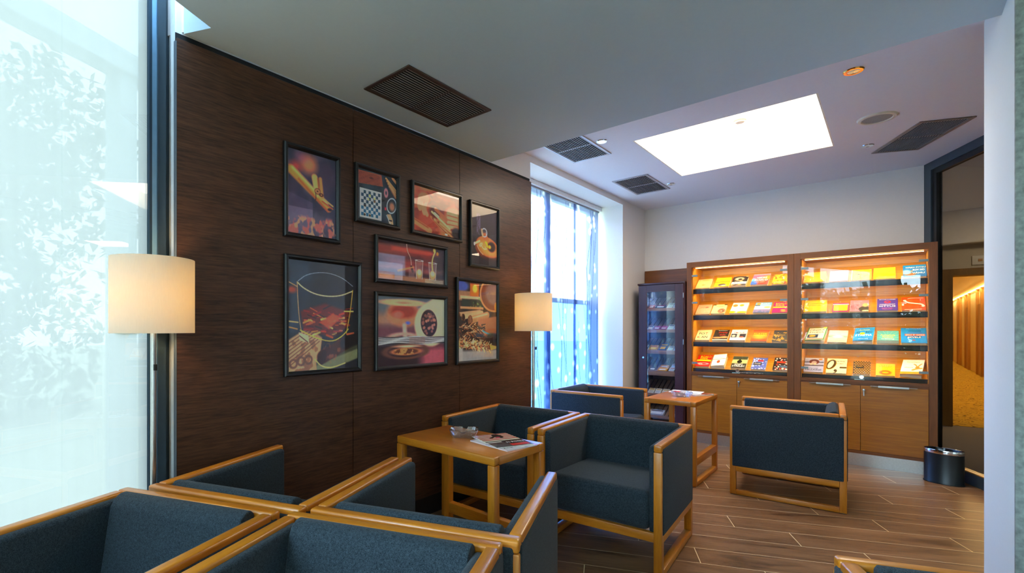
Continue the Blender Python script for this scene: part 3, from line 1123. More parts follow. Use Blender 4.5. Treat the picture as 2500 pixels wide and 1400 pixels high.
ashtray((-1.385, 4.575, .7), 40, 'square pressed glass ashtray on the farther side table by the cabinet')

# magazines
def mag(loc, rz, w, d, th, art, label, edgec='f2f0ea', grp=None):
    t = thing('magazine', label, 'magazine', loc, rz, group=grp)
    BX('pages', -w / 2 + .001, w / 2 - .001, -d / 2 + .001, d / 2 - .001, 0, th, plain('page edge ' + edgec, edgec, .6), t, bev=.0006, seg=1)
    o = img_face('cover', w, d, art, t, 0, -d / 2, th + .0001, .0004)
    o.rotation_euler = (R(-90), 0, 0)
    return t
A = Art(150, 200, 'ece4cc')
for i in range(5):
    A.rect(-.1, .02 + i * .10, 1.1, .065 + i * .10, 'd01a22')
A.ell(.60, .20, .12, .16, '14161c', soft=.03)
A.seg(.35, .30, .60, .15, .04, '14161c')
A.ell(.55, .30, .07, .05, 'd85a74', soft=.03)
A.rect(-.1, .55, .45, 1.1, '5c6068').rect(.0, .60, .40, .66, 'efece2').rect(0, .72, .36, .77, '5a1a1e')
A.rect(.42, .56, 1.1, 1.1, '141826').rect(.46, .82, .95, .96, 'e01820')
MG1 = imgmat('striped magazine cover', A.a, .25, .3)
A = Art(150, 200, 'f4f1f2')
A.cloud('b9b6d8', 5, 4, .5, .7, .8).rect(.55, .3, .95, .75, 'd9a8c8', .1, .6)
A.rect(.93, -.1, 1.1, 1.1, 'e8108c').rect(.2, .4, .9, .43, '7a78b8', .03, .6)
MG2 = imgmat('pink edged magazine cover', A.a, .25, .3)
mg = mag((-1.512, 2.075, .7), 80, .215, .285, .006, MG2, 'white magazine with a bright pink edge lying under another on the nearer table', 'f6eef2')
tk = plain('print dark', '2a2620', .5)
text('masthead', 'XYDONTEXT', .19, .03, 0, -.11, .0068, tk, mg).rotation_euler = (R(-90), 0, 0)
mg = mag((-1.540, 2.100, .7066), 66, .215, .285, .004, MG1, 'magazine with red and cream stripes on top of the nearer table pile', 'f4f0e4')
wt = plain('print white', 'f4f2ec', .5)
text('masthead', 'N RIMIN', .10, .022, .045, -.072, .0052, wt, mg).rotation_euler = (R(-90), 0, 0)
A = Art(120, 170, 'e6e2dc')
A.rect(.1, .08, .9, .3, 'b81e2a').cloud('6a4438', 4, 8, .5, .65, .8).rect(.5, .5, 1, .9, '8a3a20', .03)
MG3 = imgmat('worn magazine cover', A.a, .3, .2)
A = Art(120, 170, 'f0eeea')
A.rect(.1, .1, .6, .35, 'd63c46').rect(.1, .5, .9, .52, '8a8a8a').rect(.1, .6, .9, .62, '8a8a8a')
MG4 = imgmat('folded newspaper', A.a, .6)
mag((-1.36, 4.825, .7), 60, .21, .28, .010, MG3, 'brown and white magazine at the bottom of the pile on the farther table', 'd8e0dc')
mag((-1.42, 4.83, .7105), 95, .20, .27, .004, MG4, 'white newspaper with a red picture on top of the farther table pile', 'f0eee8')

# ------------------------------------------------------------------ floor lamps
def shade_mat():
    m, nt, out = newmat('cream lamp shade')
    d = N(nt, 'ShaderNodeBsdfDiffuse')
    d.inputs[0].default_value = lin('f5f3ea')
    tr = N(nt, 'ShaderNodeBsdfTranslucent')
    tr.inputs[0].default_value = lin('f2dfb4')
    f = noise(nt, objvec(nt, (1, 1, .15)), 220, 2)
    nt.links.new(ramp(nt, f, [(.3, 'ead9b0'), (.7, 'f2e2bc')]), tr.inputs[0])
    mx = N(nt, 'ShaderNodeMixShader')
    mx.inputs[0].default_value = .35
    nt.links.new(d.outputs[0], mx.inputs[1])
    nt.links.new(tr.outputs[0], mx.inputs[2])
    nt.links.new(mx.outputs[0], out.inputs[0])
    return m
M_SHADE = shade_mat()
def lamp(x, y, label, r=.152, seam=-120):
    t = thing('floor_lamp', label, 'lamp', (x, y, 0))
    bm = bmesh.new()
    lathe(bm, [(.001, 0), (.060, 0), (.060, .012), (.056, .016), (.001, .018)], 40)
    link_mesh('base', bm, M_STEEL, t)
    bm = bmesh.new()
    tube(bm, [(0, 0, .016), (0, 0, 1.36)], .011, 16)
    link_mesh('pole', bm, M_STEEL, t)
    bm = bmesh.new()
    lathe(bm, [(r - .0015, 1.283), (r, 1.283), (r, 1.588), (r - .0015, 1.588)], 72, closed=True)
    sh = link_mesh('lamp_shade', bm, M_SHADE, t)
    bm = bmesh.new()
    a = R(seam)
    tube(bm, [((r + .0003) * math.cos(a), (r + .0003) * math.sin(a), 1.285), ((r + .0003) * math.cos(a), (r + .0003) * math.sin(a), 1.586)], .0012, 6)
    link_mesh('seam', bm, plain('shade seam', 'cfc096', .8), sh)
    bm = bmesh.new()
    for k in range(3):
        a = k * 2 * math.pi / 3
        tube(bm, [(.012 * math.cos(a), .012 * math.sin(a), 1.36), ((r - .002) * math.cos(a), (r - .002) * math.sin(a), 1.575)], .0016, 6)
    link_mesh('shade_carrier', bm, M_CHROME, t)
    bm = bmesh.new()
    lathe(bm, [(.001, 1.36), (.014, 1.362), (.014, 1.39), (.022, 1.415), (.029, 1.445), (.022, 1.474), (.001, 1.485)], 20)
    link_mesh('bulb', bm, emit('bulb glow', 'ffc46a', 9), t)
    sw_ = BX('cord_switch', .020, .030, -.006, .006, 1.13, 1.155, M_DARK, t, bev=.001)
    bm = bmesh.new()
    tube(bm, [(.013, 0, 1.34), (.024, 0, 1.28), (.025, 0, 1.155)], .0012, 6)
    link_mesh('pull_cord', bm, M_DARK, t)
    l = bpy.data.lights.new('lamp_light', 'POINT')
    l.energy = LAMPW
    l.color = (1, .72, .38)
    l.shadow_soft_size = .05
    o = bpy.data.objects.new('lamp_light', l)
    o.location = (x, y, 1.432)
    COL.objects.link(o)
LAMPW = 2.7
lamp(-2.262, .668, 'floor lamp with a cream drum shade against the dusty glass at the left', seam=-112)
lamp(-2.184, 3.416, 'floor lamp with a cream drum shade at the far end of the dark panelled wall', seam=60)

# ------------------------------------------------------------------ waste bin
wb = thing('waste_bin', 'black oval waste bin with a chrome rim, by the right end of the bookcase', 'waste bin', (.327, 5.835, 0), -16)
bm = bmesh.new()
P = [(.128, 0), (.130, .006), (.124, .014), (.1245, .262)]
lathe(bm, [(.001, .002)] + P, 64, sx=1, sy=.62)
lathe(bm, [(.1215, .262), (.119, .03), (.001, .03)], 64, sx=1, sy=.62)
link_mesh('body', bm, plain('black enamel', '0d161b', .33, var=.1), wb)
bm = bmesh.new()
lathe(bm, [(.1255, .252), (.127, .256), (.127, .280), (.1245, .284), (.1215, .282), (.1205, .250)], 64, sx=1, sy=.62)
link_mesh('rim', bm, M_CHROME, wb)
bm = bmesh.new()
rs_ = random.Random(4)
rings = []
for k, (r, z) in enumerate([(.1195, .281), (.114, .272), (.107, .245), (.100, .20), (.085, .12), (.001, .08)]):
    rings.append([bm.verts.new(((r + (rs_.uniform(-.006, .006) if 0 < k < 5 else 0)) * math.cos(2 * math.pi * i / 60), (r + (rs_.uniform(-.005, .005) if 0 < k < 5 else 0)) * .62 * math.sin(2 * math.pi * i / 60), z + (rs_.uniform(-.004, .004) if k else 0))) for i in range(60)])
for a, b in zip(rings, rings[1:]):
    for i in range(60):
        bm.faces.new((a[i], a[(i + 1) % 60], b[(i + 1) % 60], b[i]))
link_mesh('bin_liner', bm, plain('black plastic bag', '0a0f14', .22, var=.1), wb)

# ------------------------------------------------------------------ framed prints on the dark wall
def pic_glass_tumbler():
    A = Art(260, 340, '15181f')
    A.cloud('2c3440', 4, 2, .45, .8, .6)
    A.rect(0, .0, .30, .62, '39475a', .1, .6)
    # bank notes
    A.poly([(0, .72), (.28, .60), (.46, .70), (.40, 1.02), (0, 1.02)], 'd08a5e', .02)
    for i in range(7):
        A.seg(-.02, .76 + i * .035, .30 + .02 * i, .615 + i * .02, .006, '5a3428', .008, .8)
    for x, y in ((.07, .93), (.17, .91), (.27, .90)):
        A.ell(x, y, .045, .035, '6a4234', ring=.15, soft=.01)
    A.cloud('5c3626', 14, 6, .55, .62, .6, mask=(A.Y > .72) * (A.X < .40))
    # tumbler
    A.poly([(.12, .18), (.92, .18), (.86, .62), (.62, .72), (.16, .64)], '1c1a1e', .05, .5)
    A.poly([(.16, .46), (.50, .38), (.90, .46), (.84, .60), (.60, .70), (.20, .62)], '5e1a10', .03, .95)
    rs = random.Random(5)
    cols = ['d9542c', 'f08a3c', 'b8321e', 'ffb45e', '3a0c0a', '8a1e14', '1c0a0c']
    for i in range(60):
        x, y = rs.uniform(.2, .86), rs.uniform(.42, .68)
        L, a = rs.uniform(.04, .14), rs.uniform(-.5, .5)
        A.seg(x, y, x + L * math.cos(a), y + L * math.sin(a) * .7, rs.uniform(.003, .014), rs.choice(cols), .008, .85)
    A.poly([(.42, .56), (.62, .47), (.72, .52), (.56, .62)], 'e0502c', .02, .8)
    A.curve([(.12, .20), (.2, .25), (.36, .30), (.55, .315), (.74, .30), (.91, .25)], .007, 'ffba80', .008)
    A.curve([(.13, .19), (.25, .12), (.5, .085), (.75, .12), (.92, .2)], .004, '8f98a4', .008)
    A.curve([(.12, .2), (.13, .4), (.16, .6), (.2, .70)], .005, 'e08a54').curve([(.92, .24), (.88, .46), (.82, .66)], .006, 'f0963c')
    A.curve([(.16, .63), (.36, .70), (.60, .745), (.76, .69), (.85, .62)], .007, 'ffa040')
    A.poly([(.14, .65), (.27, .68), (.28, .75), (.15, .72)], 'e8a47c', .01).seg(.15, .68, .26, .74, .005, '2a1a18')
    A.curve([(.0, .2), (.12, .24)], .006, 'd88a5c').curve([(0, .55), (.13, .56)], .008, 'f0965c').curve([(0, .60), (.12, .62)], .008, 'e87a44')
    A.ell(.05, .27, .06, .03, '9a3c28', soft=.03)
    # cigar on rolled notes
    A.seg(.46, .94, 1.05, .74, .085, '3c3c2c', .02).seg(.44, .985, 1.05, .85, .06, '6a6a4a', .02)
    A.seg(.47, .88, .80, .76, .082, '3a1a14', .02).seg(.80, .76, 1.05, .70, .075, '16121a', .03)
    A.cloud('a0583a', 16, 11, .52, .64, .7, mask=np.clip(1.2 - np.hypot((A.X - .6), (A.Y - .83) * 1.3) / .2, 0, 1))
    A.ell(.46, .885, .055, .075, '2a120e', ang=20, soft=.01)
    A.curve([(.36, .9), (.45, .97), (.6, .99), (.8, .95)], .008, 'c8a05c')
    return A.grain(.06, 30).a
def pic_cinnamon():
    A = Art(220, 320, '3c2f42')
    A.cloud('20283a', 3, 3, .35, .7, .8).cloud('5c4a5c', 4, 5, .5, .8, .6)
    A.ell(.42, .14, .15, .10, 'e07a4e', soft=.12, al=.9).ell(.16, .20, .09, .05, 'c83c34', soft=.10, al=.9).ell(.28, .08, .1, .04, 'a4506a', soft=.1, al=.6)
    for i in range(34):
        A.seg(.0, .52 + i * .011, .5, .60 + i * .006, .002, '74587a', .012, .5)
    A.rect(0, .68, .50, 1.02, '8a7690', .01, .45)
    A.seg(.06, .25, .84, .63, .075, 'f08038', .05, 1, .05)
    A.seg(.10, .225, .80, .56, .028, 'ffb064', .05, .8)
    A.seg(.22, .345, .82, .66, .02, 'b04a24', .03, .8)
    A.seg(.54, .28, .60, .47, .062, 'f29a58', .03).seg(.66, .28, .70, .50, .032, 'e07c44', .03).seg(.605, .28, .64, .48, .012, '9c4424', .02, .9)
    A.ell(.60, .44, .062, .038, '42201a', soft=.012).ell(.60, .44, .035, .02, 'c07048', soft=.01, ring=.3).ell(.68, .475, .045, .022, '3a1c1a', soft=.012).ell(.68, .475, .02, .01, 'b06840', soft=.008)
    A.curve([(.56, .46), (.57, .52), (.55, .58)], .007, '4a2a26')
    A.seg(.74, .52, .93, .585, .016, 'e88a50', .012).seg(.70, .55, .93, .62, .014, 'a84c2c', .012).ell(.86, .635, .045, .018, '2a1a20', soft=.01)
    A.cloud('d8564a', 7, 12, .50, .64, .95, mask=np.clip((A.Y - .74) / .05, 0, 1))
    A.cloud('f0885c', 9, 22, .60, .70, .8, mask=np.clip((A.Y - .76) / .05, 0, 1))
    return A.grain(.03).a
def pic_chess():
    A = Art(240, 240, '1c2830')
    A.cloud('2f4048', 5, 2, .4, .7, .7)
    A.poly([(.0, .04), (.60, .02), (.64, .25), (.02, .30)], '8c4430', .01)
    for i in range(12):
        A.curve([(.0 + .05 * k, .06 + i * .019 + .008 * math.sin(k * 1.3 + i)) for k in range(12)], .003, '5a2418', .006, .8)
    A.ell(.34, .14, .05, .02, '4a2018', soft=.02)
    A.rect(.05, .38, .60, .96, 'efe3c0')
    for i in range(8):
        for j in range(8):
            if (i + j) % 2:
                x, y = .085 + i * .0605, .415 + j * .0635
                A.rect(x, y, x + .0605, y + .0635, '1a5474' if j > 4 else '203c50', .003)
    for x, y, c in ((.30, .50, 'd8b060'), (.42, .54, 'd8b060'), (.26, .58, 'e0be78'), (.42, .60, '5a3a22'), (.18, .72, '2a1e18'), (.17, .90, '2a1e18'), (.30, .90, '3a2a1c')):
        A.ell(x, y, .024, .026, c, soft=.01)
    for k in range(4):
        A.seg(.72 + k * .03, .06 + k * .05, .98, .26 + k * .05, .022, 'e0804e', .008).seg(.72 + k * .03, .075 + k * .05, .98, .275 + k * .05, .006, '6a2c1c', .006)
    A.seg(.90, .02, 1.0, .10, .03, 'e8704a')
    A.ell(.87, .60, .12, .16, '9aa8b4', ang=20, soft=.01, ring=.06).ell(.88, .62, .07, .09, 'c07858', soft=.05, al=.8).ell(.72, .36, .04, .07, 'b06a70', soft=.02, ring=.2)
    A.rect(.68, .66, .73, .72, 'c8283a')
    A.poly([(.74, .80), (.84, .78), (.90, .88), (.92, 1.0), (.80, .98)], 'd88a66', .01).seg(.73, .82, .84, .99, .008, '9ab4d8').rect(.80, .90, .88, .93, '1c2028')
    return A.grain(.05).a
def pic_hands():
    A = Art(300, 210, 'a23c26')
    A.cloud('6c2418', 3, 4, .4, .7, .8).cloud('e87848', 4, 8, .5, .75, .8)
    A.rect(.2, .2, .8, .42, '5a2c1e', .15, .6)
    for pts in ([(.14, .22), (.10, .42), (.13, .50)], [(.2, .2), (.16, .4), (.22, .58)], [(.28, .26), (.22, .45), (.28, .60)]):
        A.curve(pts, .030, 'e88058', .02)
    A.ell(.22, .22, .12, .12, 'd87048', soft=.06)
    A.ell(.86, .52, .20, .24, 'd86c44', soft=.08)
    for i in range(4):
        A.seg(.95, .45 + i * .10, .74, .44 + i * .105, .030, 'f09468', .02).seg(.95, .495 + i * .10, .74, .49 + i * .105, .006, '9c4028', .015)
    A.ell(.45, .48, .12, .12, '3c2420', soft=.08, al=.8)
    A.seg(.38, .50, .78, .80, .018, 'e8a878', .012).seg(.46, .42, .70, .60, .030, 'c05c34', .02).seg(.44, .52, .52, .58, .02, 'e8c090', .01)
    for i in range(6):
        A.seg(.36 + i * .04, .62 + i * .02, .74 + i * .05, .98, .020, ['c86a3c', '8a3c20', 'e08a54'][i % 3], .012)
    A.seg(.0, .78, .34, .94, .045, 'd0784a', .02).seg(.0, .74, .3, .88, .01, '8c3c20', .02)
    A.ell(.94, .88, .12, .14, '1c1c20', soft=.06, al=.9).ell(.70, .95, .03, .02, 'fff0d8', soft=.02)
    return A.grain(.05).a
def pic_pour():
    A = Art(320, 150, '3a1c22')
    A.rect(-.1, .10, .8, .34, '8a2c28', .12, .8).rect(.2, .12, .9, .22, 'd8483a', .08, .7).rect(.1, .4, .8, .7, 'b04440', .2, .7).rect(.0, .62, .95, .72, 'e0705a', .1, .4)
    A.cloud('2a1c2c', 4, 3, .5, .8, .8)
    A.rect(.0, .86, 1.1, 1.1, 'b0744e', .06, .8)
    A.rect(-.1, .34, .38, .86, '98a8cc', .03, .55)
    A.rect(.80, .0, 1.1, 1.1, '38424c', .1, .5)
    A.curve([(.40, .0), (.41, .2), (.46, .35), (.47, .55)], .003, 'e8b0a0', .01).seg(.47, .60, .49, .72, .016, '241418', .01).seg(.28, .74, .5, .60, .008, 'f08c5a', .02)
    for x, wd, y0 in ((.59, .052, .40), (.80, .056, .42)):
        A.rect(x - wd, y0, x + wd, .90, 'c8b0a4', .01, .25)
        for sx in (-1, 1):
            A.seg(x + sx * wd * 1.1, y0, x + sx * wd * .85, .90, .003, 'f0cdb4', .006)
        A.ell(x, .76, wd * .85, .12, 'e89a5c', soft=.02, al=.85).ell(x, .72, wd * .6, .07, 'ffdca8', soft=.02, al=.7).ell(x, y0, wd, .018, 'e8d0c4', ring=.2, soft=.004)
    A.rect(.43, .66, .52, .88, 'a07c74', .01, .4)
    A.curve([(.84, .10), (.80, .28), (.79, .46), (.80, .62)], .009, 'e8a868', .008).ell(.83, .06, .02, .05, 'f0b458', soft=.02).ell(.88, .14, .018, .05, 'd8742c', soft=.01)
    for i in range(4):
        A.curve([(.68, .90 + i * .03), (.78, .885 + i * .03), (.88, .91 + i * .03), (.97, .90 + i * .03)], .0025, 'e8c89a', .004)
    return A.grain(.04).a
def pic_cognac():
    A = Art(300, 230, '4c5058')
    A.rect(-.1, .0, 1.1, .24, '545c64', .1).rect(-.1, .24, 1.1, .44, 'a07058', .12, .9).rect(-.1, .42, 1.1, .60, '6a3a44', .1, .9).rect(-.1, .70, 1.1, 1.1, '2a1a24', .06)
    A.rect(.62, .74, 1.1, 1.1, 'b0505c', .14, .9)
    A.ell(.36, .24, .24, .20, 'b87050', soft=.06, al=.85).ell(.36, .21, .19, .10, '8c2e22', soft=.05, al=.9).ell(.36, .085, .21, .03, 'e89a6c', soft=.02, ring=.3).ell(.28, .26, .07, .05, 'e86a5c', soft=.04, al=.8)
    A.ell(.42, .38, .03, .02, '3c5ce0', soft=.03).seg(.37, .42, .38, .56, .03, 'b89c88', .03).ell(.36, .60, .17, .06, 'c08c78', soft=.03, ring=.12)
    A.seg(.78, .40, 1.15, .15, .26, 'd8b088', .03).ell(.745, .38, .13, .21, '2c2028', ang=-8, soft=.012)
    rs = random.Random(2)
    for i in range(40):
        a, r = rs.random() * 6.28, rs.random() ** .5
        A.ell(.745 + .10 * r * math.cos(a), .38 + .17 * r * math.sin(a), .018, .022, rs.choice(['a06858', '6c4440', '845048']), soft=.01)
    A.rect(-.1, .585, 1.1, .69, '2c2a30', .01)
    for i in range(8):
        A.curve([(x / 20, .592 + i * .013 + .018 * math.sin(x * .42 + i * .35) * (1 if i % 2 else .7)) for x in range(22)], .0035, 'e8d8c8', .004, .9)
    A.rect(.44, .59, .68, .68, '7c6460', .01, .7)
    A.ell(.40, .80, .30, .10, '5c3a30', soft=.02, ring=.06).ell(.40, .80, .22, .055, 'd87c48', soft=.02).cloud('3a1c14', 20, 7, .48, .6, .8, mask=np.clip(1 - np.hypot((A.X - .4) / .22, (A.Y - .8) / .055), 0, 1) * 3).ell(.42, .725, .17, .018, 'f0a884', soft=.02)
    return A.grain(.05).a
def pic_cigars():
    A = Art(220, 290, '2a2426')
    A.cloud('5c3a2a', 5, 5, .45, .7, .8)
    A.ell(.08, .06, .18, .07, '3c4c94', soft=.03).rect(.0, .12, .30, .24, '8c6448', .02).rect(.30, .02, .52, .18, 'e85a1c', .03).ell(.42, .08, .06, .05, 'ffb040', soft=.03)
    A.rect(.06, .18, .72, .22, 'd8a078', .015).rect(.10, .22, .70, .32, '26302c', .02).cloud('6a8c4a', 14, 8, .55, .65, .8, mask=(A.Y > .2) * (A.Y < .32) * (A.X < .7)).rect(.06, .315, .64, .345, 'c07c54', .01)
    A.ell(.92, .14, .36, .22, '6a3424', soft=.02).ell(.95, .12, .26, .16, '7c6460', soft=.05, al=.8).ell(.92, .14, .36, .22, 'd87848', ring=.03, soft=.01).ell(.98, .30, .04, .05, 'f07830', soft=.03)
    A.seg(.0, .42, .55, .375, .035, 'c88864', .01).seg(.14, .45, .6, .385, .038, 'd8946c', .01)
    A.seg(.32, .485, .74, .415, .060, 'c87850', .012).seg(.32, .46, .74, .40, .015, 'e8a884', .02, .8)
    for x, y, r in ((.30, .485, .062), (.13, .455, .048), (.03, .43, .036)):
        A.ell(x, y, r * .9, r, '2e1a14', soft=.01)
        A.cloud('8c5c44', 30, 9, .5, .6, .8, mask=(np.hypot((A.X - x) / r, (A.Y - y) / r) < 1) * 1.)
    A.poly([(.50, .47), (1.1, .42), (1.1, .60), (.70, .62), (.50, .55)], 'a8684a', .02)
    rs = random.Random(8)
    for i in range(150):
        x, y = rs.uniform(.0, .62), rs.uniform(.54, .74)
        a = rs.uniform(-.8, .8)
        A.seg(x, y, x + .10 * math.cos(a), y + .07 * math.sin(a), rs.uniform(.004, .010), rs.choice(['b87850', '6c3c28', '2a1814', 'd8a078', '1c1214']), .006, .9)
    A.rect(-.1, .87, 1.1, 1.1, '8c8a88', .04).rect(-.1, .80, .12, 1.1, '9c9894', .04)
    for i in range(170):
        x = rs.uniform(.0, .80)
        y = .76 + .09 * rs.random() + (x - .4) * .08
        a = rs.uniform(-1.2, 1.2)
        A.seg(x, y, x + .06 * math.cos(a), y + .05 * math.sin(a), rs.uniform(.006, .014), rs.choice(['d89868', 'a86440', 'f0c090', '5c3424', 'e0a46c']), .006, .9)
    A.ell(.88, .66, .22, .07, 'c05c38', soft=.02).curve([(.62, .62), (.75, .66), (.95, .68)], .012, '4c9cd8', .01).ell(.88, .70, .18, .05, '3a2420', soft=.03)
    A.poly([(.8, .80), (1., .83), (1., .86), (.84, .88)], 'c8984c', .01)
    return A.grain(.05).a
def pic_barrel():
    A = Art(180, 260, '2a2426')
    A.rect(-.1, -.1, 1.1, .55, '3a3236', .15, .8)
    for i in range(5):
        A.curve([(.28 - .06 * math.sin(y * .5 + i), .14 + y * .03) for y in range(9 + i)], .008, '8c80b8', .03, .35)
    A.ell(.62, .72, .48, .20, '6a2c18', ang=12, soft=.02).ell(.64, .68, .44, .17, 'd8662c', ang=12, soft=.02).ell(.66, .70, .30, .11, 'e8843c', ang=12, soft=.06)
    A.ell(.78, .665, .16, .09, '2a1410', soft=.04).ell(.70, .67, .06, .03, 'ffb020', soft=.03)
    A.rect(.1, .86, 1.1, 1.1, '241a20', .08, .9)
    A.ell(.52, .50, .10, .06, 'c85a34', soft=.02).ell(.50, .44, .10, .07, '9ca0b4', ring=.08, soft=.01).seg(.40, .40, .44, .50, .03, 'e89470', .02).seg(.56, .42, .58, .5, .006, 'e8e8f0', .01)
    A.seg(.14, .655, .32, .60, .028, 'e8a478', .012).ell(.13, .66, .03, .03, 'f0e8e0', soft=.01)
    A.curve([(.55, .60), (.60, .62), (.62, .67)], .02, 'd8d020', .02).curve([(.35, .64), (.42, .70), (.5, .73), (.6, .71)], .012, 'f0b080', .01).cloud('ffd8a8', 14, 5, .55, .65, .7, mask=np.clip(1 - np.hypot((A.X - .42) / .16, (A.Y - .68) / .08), 0, 1) * 2)
    A.curve([(.22, .68), (.30, .76), (.45, .82)], .012, 'e8825c', .012)
    return A.grain(.04).a
KX = (-XP - .02) / 2.36
def picture(yc, w, zc, h, art, label):
    t = thing('framed_picture', label, 'picture', (XP + .0005, yc * KX, 1.3 + (zc - 1.3) * KX - h / 2), 90, group='framed pictures on the dark wall')
    fw, dp = .026, .024
    bm = bmesh.new()
    # mitred half-round moulding
    prof = [(0, 0), (0, -dp * .75), (fw * .25, -dp), (fw * .6, -dp), (fw * .85, -dp * .72), (fw, -dp * .5), (fw, 0)]
    cor = [(-w / 2, 0, 1, 1), (w / 2, 0, -1, 1), (w / 2, h, -1, -1), (-w / 2, h, 1, -1)]
    rings = [[bm.verts.new((cx_ + sx * d, y, cz + sz * d)) for d, y in prof] for cx_, cz, sx, sz in cor]
    for i in range(4):
        a, b = rings[i], rings[(i + 1) % 4]
        for k in range(len(prof) - 1):
            bm.faces.new((a[k], b[k], b[k + 1], a[k + 1]))
    link_mesh('frame', bm, plain('satin black frame', '111214', .38, 0, coat=.1), t, angle=25)
    img_face('print', w - 2 * fw + .004, h - 2 * fw + .004, imgmat(art.__name__.replace('pic_', 'print of ').replace('_', ' '), art() * 1.55, .6), t, 0, -.006, fw - .002)
    o = BX('glazing', -w / 2 + fw - .002, w / 2 - fw + .002, -.0105, -.0085, fw - .002, h - fw + .002, M_PICGLASS, t, smooth=False)
picture(1.483, .353, 2.039, .503, pic_cinnamon, 'black framed photo of orange cinnamon sticks, topmost and nearest the window')
picture(1.941, .357, 2.117, .355, pic_chess, 'black framed photo of a chessboard seen from above')
picture(2.477, .514, 2.115, .356, pic_hands, 'black framed orange photo of two hands cutting a cigar')
picture(3.009, .378, 2.028, .506, pic_barrel, 'narrow black framed dark photo of a glass above a glowing barrel top')
picture(1.561, .505, 1.372, .654, pic_glass_tumbler, 'large black framed photo of a whisky tumbler with a cigar and bank notes')
picture(2.245, .664, 1.738, .298, pic_pour, 'wide low black framed photo of whisky poured into tumblers')
picture(2.244, .663, 1.286, .498, pic_cognac, 'black framed photo of a cognac glass beside an open rolled cigar leaf')
picture(2.931, .525, 1.358, .651, pic_cigars, 'black framed photo of three cigars over shredded tobacco, nearest the far lamp')

# ------------------------------------------------------------------ bookcases
M_INNER = wood('golden oak lining', 'a05a0c', 'dc9620', 'X', 10, .45, .1, 22, 1.2, .10, fine=1.4)
M_LIP = plain('dark shelf lip', '20130b', .4, coat=.1, var=.2)
M_LED = emit('warm led strip', 'ffcf8c', 6)
LIPS = [1.755, 1.455, 1.152, .850]
TILT = 33
YF = 6.0
LEDCOL = (1, .80, .48)
def key_lock(parent, x, z, dangle=.045):
    bm = bmesh.new()
    cyl(bm, (x, -.008, z), .011, .010, 20, rot=None)
    for v in bm.verts:      # stand the disc upright
        y_, z_ = v.co.y + .008, v.co.z - z
        v.co.y, v.co.z = -.003 - z_, z + y_
    o = link_mesh('lock', bm, M_CHROME, parent)
    bm = bmesh.new()
    box(bm, x - .0012, x + .0012, -.032, -.012, z - .004, z + .004)
    box(bm, x - .009, x + .009, -.036, -.031, z - .010, z + .010, .003, 2)
    box(bm, x - .004, x + .004, -.036, -.033, z - .010 - dangle, z - .012, .001, 1)
    link_mesh('key', bm, M_STEEL, o)
